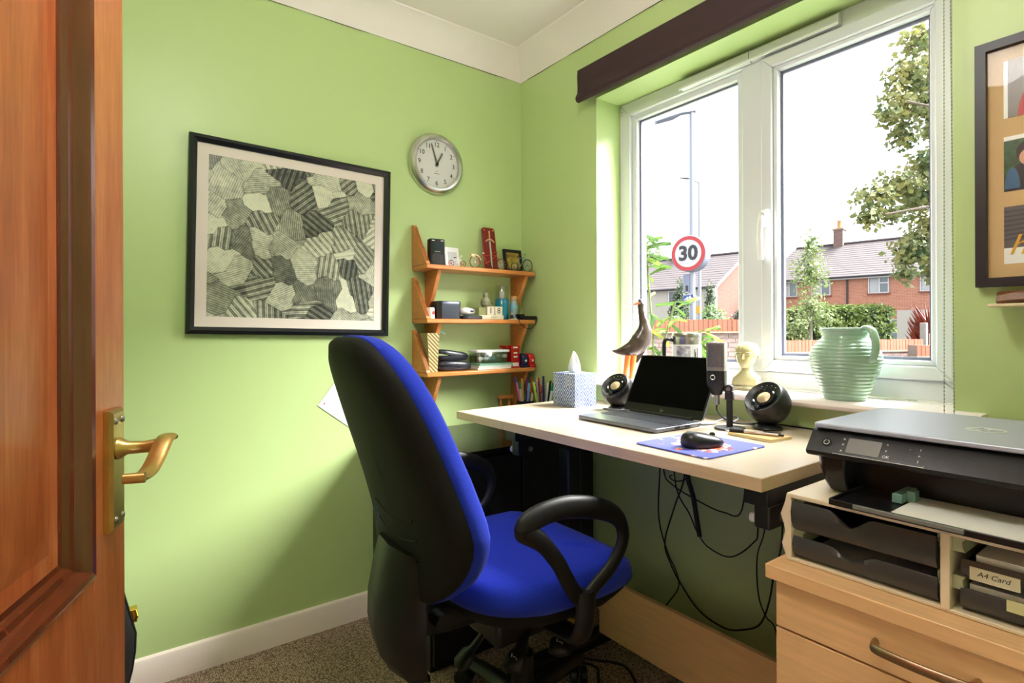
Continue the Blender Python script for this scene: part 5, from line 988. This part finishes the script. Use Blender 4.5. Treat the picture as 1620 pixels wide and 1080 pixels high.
mb = MB(); mb.box(XL+.3, XR, 0, 7, GZ, EZ); mb.build('brick_walls', BRK, hR); roof_rows(XL, XR, -.3, EZ-.05, 3.5, 6.15, 16, .9, 0).build('front_roof', ROOF, hR, smooth=0); roof_rows(XL, XR, 7.3, EZ-.05, 3.5, 6.15, 4, .9, 0).build('rear_roof', ROOF, hR, smooth=0)
MB().add([(XL, -.3, EZ-.05), (XL+.9, 3.5, 6.15), (XL, 7.3, EZ-.05)], [(0, 1, 2)]).build('hip_roof', ROOF, hR, smooth=0); MB().cyl((XL+.9, 3.5, 6.17), (XR, 3.5, 6.17), .09, n=8).build('ridge_tiles', ROOF, hR)
box('fascia', FASC, (XL, XR, -.30, -.24, EZ-.20, EZ-.06), hR); MB().cyl((XL, -.36, EZ-.08), (XR, -.36, EZ-.08), .06, n=8).build('gutter', GUT, hR); MB().cyl((3.38, -.06, GZ), (3.38, -.06, EZ-.12), .045, n=8).build('downpipe', GUT, hR)
for x, wd, fl_ in ((.48, .80, 1), (2.15, .84, 1), (4.80, .92, 0), (7.05, 1.0, 0)): house_window(hR, x, EZ-1.0, EZ-.16, wd, fl_)
for x, wd in ((.5, 1.2), (5.0, 1.3)): house_window(hR, x, .5, 1.6, wd, 0)
box('white_ground_floor', RND, (5.6, 9.5, -.12, 0, GZ, 2.05), hR); box('porch_canopy', GUT, (7.2, 8.3, -.5, 0, 1.35, 1.45), hR)
chm = box('chimney_stack', brickmat('chimney_brick', (160, 120, 112), (140, 108, 104), (170, 150, 140)), (1.85, 2.35, 3.2, 3.9, 5.9, 7.0), hR); box('chimney_cap', BUFF, (1.80, 2.40, 3.15, 3.95, 7.0, 7.1), chm); MB().lathe([(.13, 7.1), (.11, 7.55), (.13, 7.58), (.001, 7.58)], (2.1, 3.5, 0), 12).build('chimney_pot', pbr('pot_orange', (232, 176, 110), .8), chm)
hL = thing('gabled_house', 'cream rendered house with brick gable behind the speed limit sign', 'house', (-15.35, 25.30, 0), math.radians(8.1)); EL = 3.55; GY = 6.6; AZ = 5.50
box('front_wall', RND, (-12, 0, 0, .3, GZ, EL), hL); MB().loft([[(x, 0, GZ), (x, GY, GZ), (x, GY, EL), (x, GY/2, AZ), (x, 0, EL)] for x in (-12, 0.0)]).build('gable_walls', BRK2, hL); bpy.data.objects['front_wall'].location = (0.0, -.32, 0)
roof_rows(-12.2, .22, -.55, EL-.10, GY/2, AZ+.1, 14).build('front_roof', ROOF, hL, smooth=0); roof_rows(-12.2, .22, GY+.25, EL-.10, GY/2, AZ+.1, 4).build('rear_roof', ROOF, hL, smooth=0); MB().cyl((-12.2, GY/2, AZ+.12), (.22, GY/2, AZ+.12), .09, n=8).build('ridge_tiles', ROOF, hL)
MB().loft([[(x, -.56, EL-.22), (x, GY/2, AZ-.06), (x, GY/2, AZ+.08), (x, -.56, EL-.08)] for x in (.18, .24)]).build('verge_board', pbr('verge_cream', (226, 206, 196), .7), hL); MB().cyl((-12, -.60, EL-.16), (0.1, -.60, EL-.16), .06, n=8).build('gutter', GUT, hL)
hw_ = bpy.data.objects.new('window_group', None); COL.objects.link(hw_); hw_.parent = hL; hw_.location = (0, -.33, 0); hw_.name = 'window_bay'; hw_.empty_display_size = .2
frames4(MB(WB), -2.75, -1.95, EL-1.05, EL-.22, .06, 0, .05).build('window_frame', UW, hw_); MB().box(-2.69, -2.01, -.02, .0, EL-.99, EL-.28).build('pane', pbr('pane_grey', (110, 116, 120), .2), hw_)
box('chimney_stack', BRK2, (-4.2, -3.5, GY/2-.3, GY/2+.3, AZ-.3, AZ+.75), hL)
# ------------------------------------------------------------------ plants
def leafy(n, fn, size, seed, asp=.55, fold=.25):
    random.seed(seed); vs, fs = [], []
    for k in range(n):
        p, nrm = fn(); s_ = size*random.uniform(.6, 1.25); d = Vector((random.gauss(0, 1), random.gauss(0, 1), random.gauss(-.25, .8))).normalized(); sd = d.cross(nrm+Vector((.01, .02, .03))); sd = sd.normalized() if sd.length > 1e-4 else Vector((1, 0, 0)); up = sd.cross(d)
        o = len(vs); vs += [p, p+d*s_*.5+sd*s_*asp*.5+up*s_*fold*.3, p+d*s_, p+d*s_*.5-sd*s_*asp*.5+up*s_*fold*.3]; fs += [(o, o+1, o+2), (o, o+2, o+3)]
    return MB().add(vs, fs)
def leafmat(name, a, b, vs=2.5):
    m, N, L, p = nodemat(name); tc = N.new('ShaderNodeTexCoord'); nz = N.new('ShaderNodeTexNoise'); nz.inputs['Scale'].default_value = vs; nz.inputs['Detail'].default_value = 8; nz.inputs['Roughness'].default_value = .75; L.new(tc.outputs['Object'], nz.inputs[0]); r = N.new('ShaderNodeValToRGB'); L.new(nz.outputs[0], r.inputs[0]); e = r.color_ramp.elements; e[0].position = .36; e[0].color = lin(a)+(1,); e[1].position = .62; e[1].color = lin(b)+(1,)
    L.new(r.outputs[0], p.inputs['Base Color']); p.inputs['Roughness'].default_value = .55
    t_ = N.new('ShaderNodeBsdfTranslucent'); L.new(r.outputs[0], t_.inputs[0]); mx = N.new('ShaderNodeMixShader'); mx.inputs[0].default_value = .35; L.new(p.outputs[0], mx.inputs[1]); L.new(t_.outputs[0], mx.inputs[2]); L.new(mx.outputs[0], N['Material Output'].inputs[0]); return m
def blob(c, r, shell=.45):
    c = Vector(c)
    def f():
        d = Vector((random.gauss(0, 1), random.gauss(0, 1), random.gauss(0, 1))).normalized(); k = random.uniform(shell, 1)
        return c+Vector((d.x*r[0]*k, d.y*r[1]*k, d.z*r[2]*k)), d
    return f
def blobs(lst, shell=.45):
    fs = [blob(c, r, shell) for c, r in lst]; w_ = [r[0]*r[2] for c, r in lst]
    return lambda: random.choices(fs, w_)[0]()
TRUNK = pbr('bark', (140, 126, 110), .9, var=.2, vs=10)
# clipped hedge
HG_ = leafmat('hedge_leaf', (62, 104, 42), (170, 196, 84), 3.0); HG2 = leafmat('variegated_leaf', (70, 112, 56), (206, 214, 130), 5)
def hedge(label, P0, P1, zt, th, mat_, seed, n):
    P0, P1 = Vector(P0), Vector(P1); L = (P1-P0).length; t = thing('clipped_hedge', label, 'hedge', (P0.x, P0.y, GZ), math.atan2(P1.y-P0.y, P1.x-P0.x)); H = zt-GZ
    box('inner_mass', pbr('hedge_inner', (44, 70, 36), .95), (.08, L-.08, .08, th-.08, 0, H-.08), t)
    def f():
        q = random.random()
        if q < .55: return Vector((random.uniform(0, L), random.uniform(-.02, .1), random.uniform(.6, H))), Vector((0, -1, 0))
        if q < .9: return Vector((random.uniform(0, L), random.uniform(0, th), H+random.uniform(-.08, .07))), Vector((0, 0, 1))
        return Vector((random.choice((0, L))+random.uniform(-.05, .05), random.uniform(0, th), random.uniform(.6, H))), Vector((1, 0, 0))
    leafy(n, f, .10, seed).build('foliage', mat_, t, smooth=0, kind='stuff')
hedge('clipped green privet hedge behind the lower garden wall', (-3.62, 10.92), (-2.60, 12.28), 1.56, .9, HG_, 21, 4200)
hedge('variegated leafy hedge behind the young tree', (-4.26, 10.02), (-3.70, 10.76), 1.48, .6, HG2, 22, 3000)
# young street tree
yt = thing('young_tree', 'slender young tree with pale green leaves before the brick house', 'tree', (-3.226, 9.76, GZ)); MB().tube([(0, 0, 0), (.01, 0, 1.4), (.0, .02, 2.4), (.03, .0, 3.6)], [.035, .028, .02, .006], 8).build('trunk', pbr('pale_bark', (196, 188, 172), .9), yt)
leafy(1900, blobs([((0, 0, 2.75), (.38, .38, .62)), ((.02, .02, 2.1), (.40, .40, .30)), ((-.15, -.2, 1.75), (.36, .36, .20)), ((.12, .16, 1.85), (.30, .30, .22)), ((.02, 0, 3.3), (.20, .20, .40))], .1), .085, 31).build('foliage', leafmat('sapling_leaf', (120, 158, 84), (196, 212, 140), 4), yt, smooth=0, kind='stuff')
# big maple on the right
mt = thing('maple_tree', 'large maple tree with yellowing leaves overhanging at the right of the window', 'tree', (-.55, 14.4, GZ)); MB().tube([(0, 0, 0), (0, .0, 2.5), (-.1, -.1, 5), (-.2, -.2, 8)], [.35, .28, .2, .1], 12).build('trunk', TRUNK, mt)
MAP = [((-2.16, -0.26, 8.6), (0.51, 0.51, 0.51)), ((-2.07, 0.53, 8.03), (0.47, 0.47, 0.78)), ((-2.22, -0.68, 7.6), (0.6, 0.6, 0.6)), ((-2.28, -1.09, 6.85), (0.53, 0.53, 0.47)), ((-2.17, 0.06, 7.1), (0.61, 0.61, 0.69)), ((-2.37, -1.55, 6.53), (0.32, 0.32, 0.26)), ((-2.27, -0.92, 6.16), (0.35, 0.35, 0.44)), ((-2.08, 0.34, 6.52), (0.31, 0.31, 0.31)), ((-2.11, -0.02, 5.58), (0.55, 0.55, 0.46)), ((-2.32, -0.98, 5.05), (0.56, 0.56, 0.38)), ((-2.55, -1.79, 4.65), (0.49, 0.49, 0.38)), ((-2.58, -2.17, 4.14), (0.28, 0.28, 0.28)), ((-2.16, -0.27, 4.82), (0.68, 0.68, 0.6)), ((-2.08, -0.15, 3.92), (0.57, 0.57, 0.73)), ((-2.23, -0.69, 3.44), (0.51, 0.51, 0.54)), ((-2.02, 0.09, 3.17), (0.34, 0.34, 0.61)), ((-2.26, -0.9, 2.9), (0.24, 0.24, 0.24)), ((-2.38, -1.39, 4.27), (0.36, 0.36, 0.26)),
       ((-.2, .2, 4.5), (1.2, 1.2, 1.6)), ((0, .4, 7.5), (1.5, 1.5, 1.9)), ((.6, .8, 9.2), (1.8, 1.8, 1.2))]
leafy(15000, blobs(MAP, .2), .15, 41, .8).build('foliage', leafmat('maple_leaf', (104, 144, 94), (200, 194, 106), 1.6), mt, smooth=0, kind='stuff')
for a, b in (((-.1, 0, 4.0), (-2.2, -2.25, 4.15)), ((-.1, -.1, 3.6), (-1.35, -1.2, 3.2)), ((-.1, -.1, 5.2), (-1.9, -1.9, 6.6)), ((-.2, -.2, 6.3), (-1.5, -1.4, 8.4))): MB().tube(path([a, (Vector(a)+Vector(b))/2+Vector((0, 0, .25)), b], 5), [.06-.004*k for k in range(11)], 7).build('branch', TRUNK, mt)
# red conifer
rc = thing('red_shrub', 'rust red conifer shrub behind the gate post', 'shrub', (-2.50, 14.05, GZ)); mb = MB(); random.seed(51)
for k in range(330):
    a = random.uniform(0, 2*PI); h = random.uniform(.75, 1.75); r_ = .55*(1-(h-.75)/1.9)*random.uniform(.2, 1); p = Vector((r_*math.cos(a)*.5, r_*math.sin(a)*.5, h)); q = p+Vector((math.cos(a)*.26, math.sin(a)*.26, random.uniform(.25, .62))); mb.cyl(p, q, .038, .004, n=5)
mb.build('foliage', leafmat('rust_leaf', (166, 50, 30), (228, 104, 70), 6), rc, smooth=0, kind='stuff'); MB().cyl((0, 0, 0), (0, 0, 1.6), .05, .02, n=8).build('stem', TRUNK, rc)
# bushes and conifers by the left house
def bush(name, label, cat, loc, bl, n, size, mat_, seed, trunk=True):
    t = thing(name, label, cat, loc); leafy(n, blobs(bl, .5), size, seed).build('foliage', mat_, t, smooth=0, kind='stuff')
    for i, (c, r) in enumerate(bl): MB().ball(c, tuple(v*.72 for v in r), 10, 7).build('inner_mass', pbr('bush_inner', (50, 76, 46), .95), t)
    if trunk: MB().cyl((0, 0, 0), (0, 0, 1.2), .05, .03, n=8).build('stem', TRUNK, t)
    return t
G1 = leafmat('bush_leaf', (96, 140, 70), (176, 206, 128), 3); G2 = leafmat('cypress_leaf', (66, 92, 62), (120, 140, 98), 3); G3 = leafmat('dark_shrub_leaf', (86, 88, 92), (140, 140, 132), 4); G4 = leafmat('ivy_leaf', (90, 140, 60), (160, 200, 90), 3)
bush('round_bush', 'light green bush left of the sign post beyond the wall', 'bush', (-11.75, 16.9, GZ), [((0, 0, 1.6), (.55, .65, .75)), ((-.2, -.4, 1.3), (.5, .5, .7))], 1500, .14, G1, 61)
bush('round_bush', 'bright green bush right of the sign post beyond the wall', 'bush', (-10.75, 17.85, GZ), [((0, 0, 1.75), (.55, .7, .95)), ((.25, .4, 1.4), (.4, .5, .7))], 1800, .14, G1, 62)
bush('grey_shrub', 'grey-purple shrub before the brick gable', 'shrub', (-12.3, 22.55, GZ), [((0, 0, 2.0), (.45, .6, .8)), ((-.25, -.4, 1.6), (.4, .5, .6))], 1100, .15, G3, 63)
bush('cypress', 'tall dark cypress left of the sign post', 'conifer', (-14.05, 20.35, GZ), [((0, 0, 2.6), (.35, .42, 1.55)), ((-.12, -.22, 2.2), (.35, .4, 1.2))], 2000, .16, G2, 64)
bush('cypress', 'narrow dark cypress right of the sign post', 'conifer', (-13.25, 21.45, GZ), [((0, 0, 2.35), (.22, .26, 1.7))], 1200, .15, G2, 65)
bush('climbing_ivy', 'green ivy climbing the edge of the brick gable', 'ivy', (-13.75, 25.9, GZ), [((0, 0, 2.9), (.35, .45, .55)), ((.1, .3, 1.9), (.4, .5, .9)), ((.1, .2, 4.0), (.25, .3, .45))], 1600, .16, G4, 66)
bush('distant_tree', 'distant round tree above the left roof', 'tree', (-25.0, 31.5, GZ), [((0, 0, 6.2), (1.5, 1.8, 1.7)), ((1.0, 1.2, 5.4), (1.3, 1.4, 1.2))], 2200, .32, leafmat('far_leaf', (110, 140, 90), (170, 190, 130), 1), 67)
# leafy shrub just outside the window, every leaf its own piece
sh = thing('window_shrub', 'leafy shrub with long green leaves just outside the left pane', 'shrub', (.015, .80, GZ)); random.seed(71)
lf = MB(); n = 7
lf.loft([[(-.5*wd, t_, .012*math.sin(t_*12)-.25*t_*t_), (0, t_, -.006-.25*t_*t_), (.5*wd, t_, .012*math.sin(t_*12)-.25*t_*t_)] for t_, wd in ((0, .004), (.02, .016), (.045, .028), (.07, .030), (.095, .022), (.115, .010), (.125, .002))], close=False, cap=(False, False))
ME_L = share(lf, 'leaf')
ME_Ls = []
for i, (a, b) in enumerate((((96, 140, 60), (140, 178, 88)), ((130, 168, 76), (186, 206, 110)), ((84, 122, 66), (120, 156, 90)), ((190, 190, 84), (222, 214, 120)))):
    q = ME_L.copy(); q.materials.append(leafmat('shrub_leaf_%d' % i, a, b, 8)); ME_Ls.append(q)
stems = [[(0, 0, 0), (.02, .02, .8), (.05, .07, 1.4), (.03, .05, 1.95), (.02, .04, 2.16)], [(0, 0, .2), (.06, .08, .9), (.16, .21, 1.35), (.22, .30, 1.62)], [(0, 0, .2), (.04, .08, .9), (.10, .14, 1.25), (.22, .30, 1.42)], [(0, 0, .2), (.03, -.02, .9), (.05, .05, 1.3), (.12, .17, 1.80)], [(0, 0, .3), (.08, .10, .95), (.16, .21, 1.18), (.21, .27, 1.22)]]
for st_ in stems: MB().tube(path(st_, 6), .006, 6).build('stem', pbr('green_stem', (110, 120, 70), .7), sh)
for k in range(280):
    st_ = path(random.choices(stems, (3, 3, 3, 2, 3))[0], 8); p = st_[int(len(st_)*random.uniform(.45, .999))]; o = bpy.data.objects.new('leaf', random.choices(ME_Ls, (4, 4, 2, 1))[0]); COL.objects.link(o); o.parent = sh; o.location = p+Vector((random.uniform(-.02, .02), random.uniform(-.02, .02), random.uniform(-.03, .03)))
    o.rotation_euler = (random.uniform(-.9, .5), random.uniform(-.6, .6), random.uniform(0, 2*PI)); s_ = random.uniform(.6, 1.15); o.scale = (s_, s_, s_)
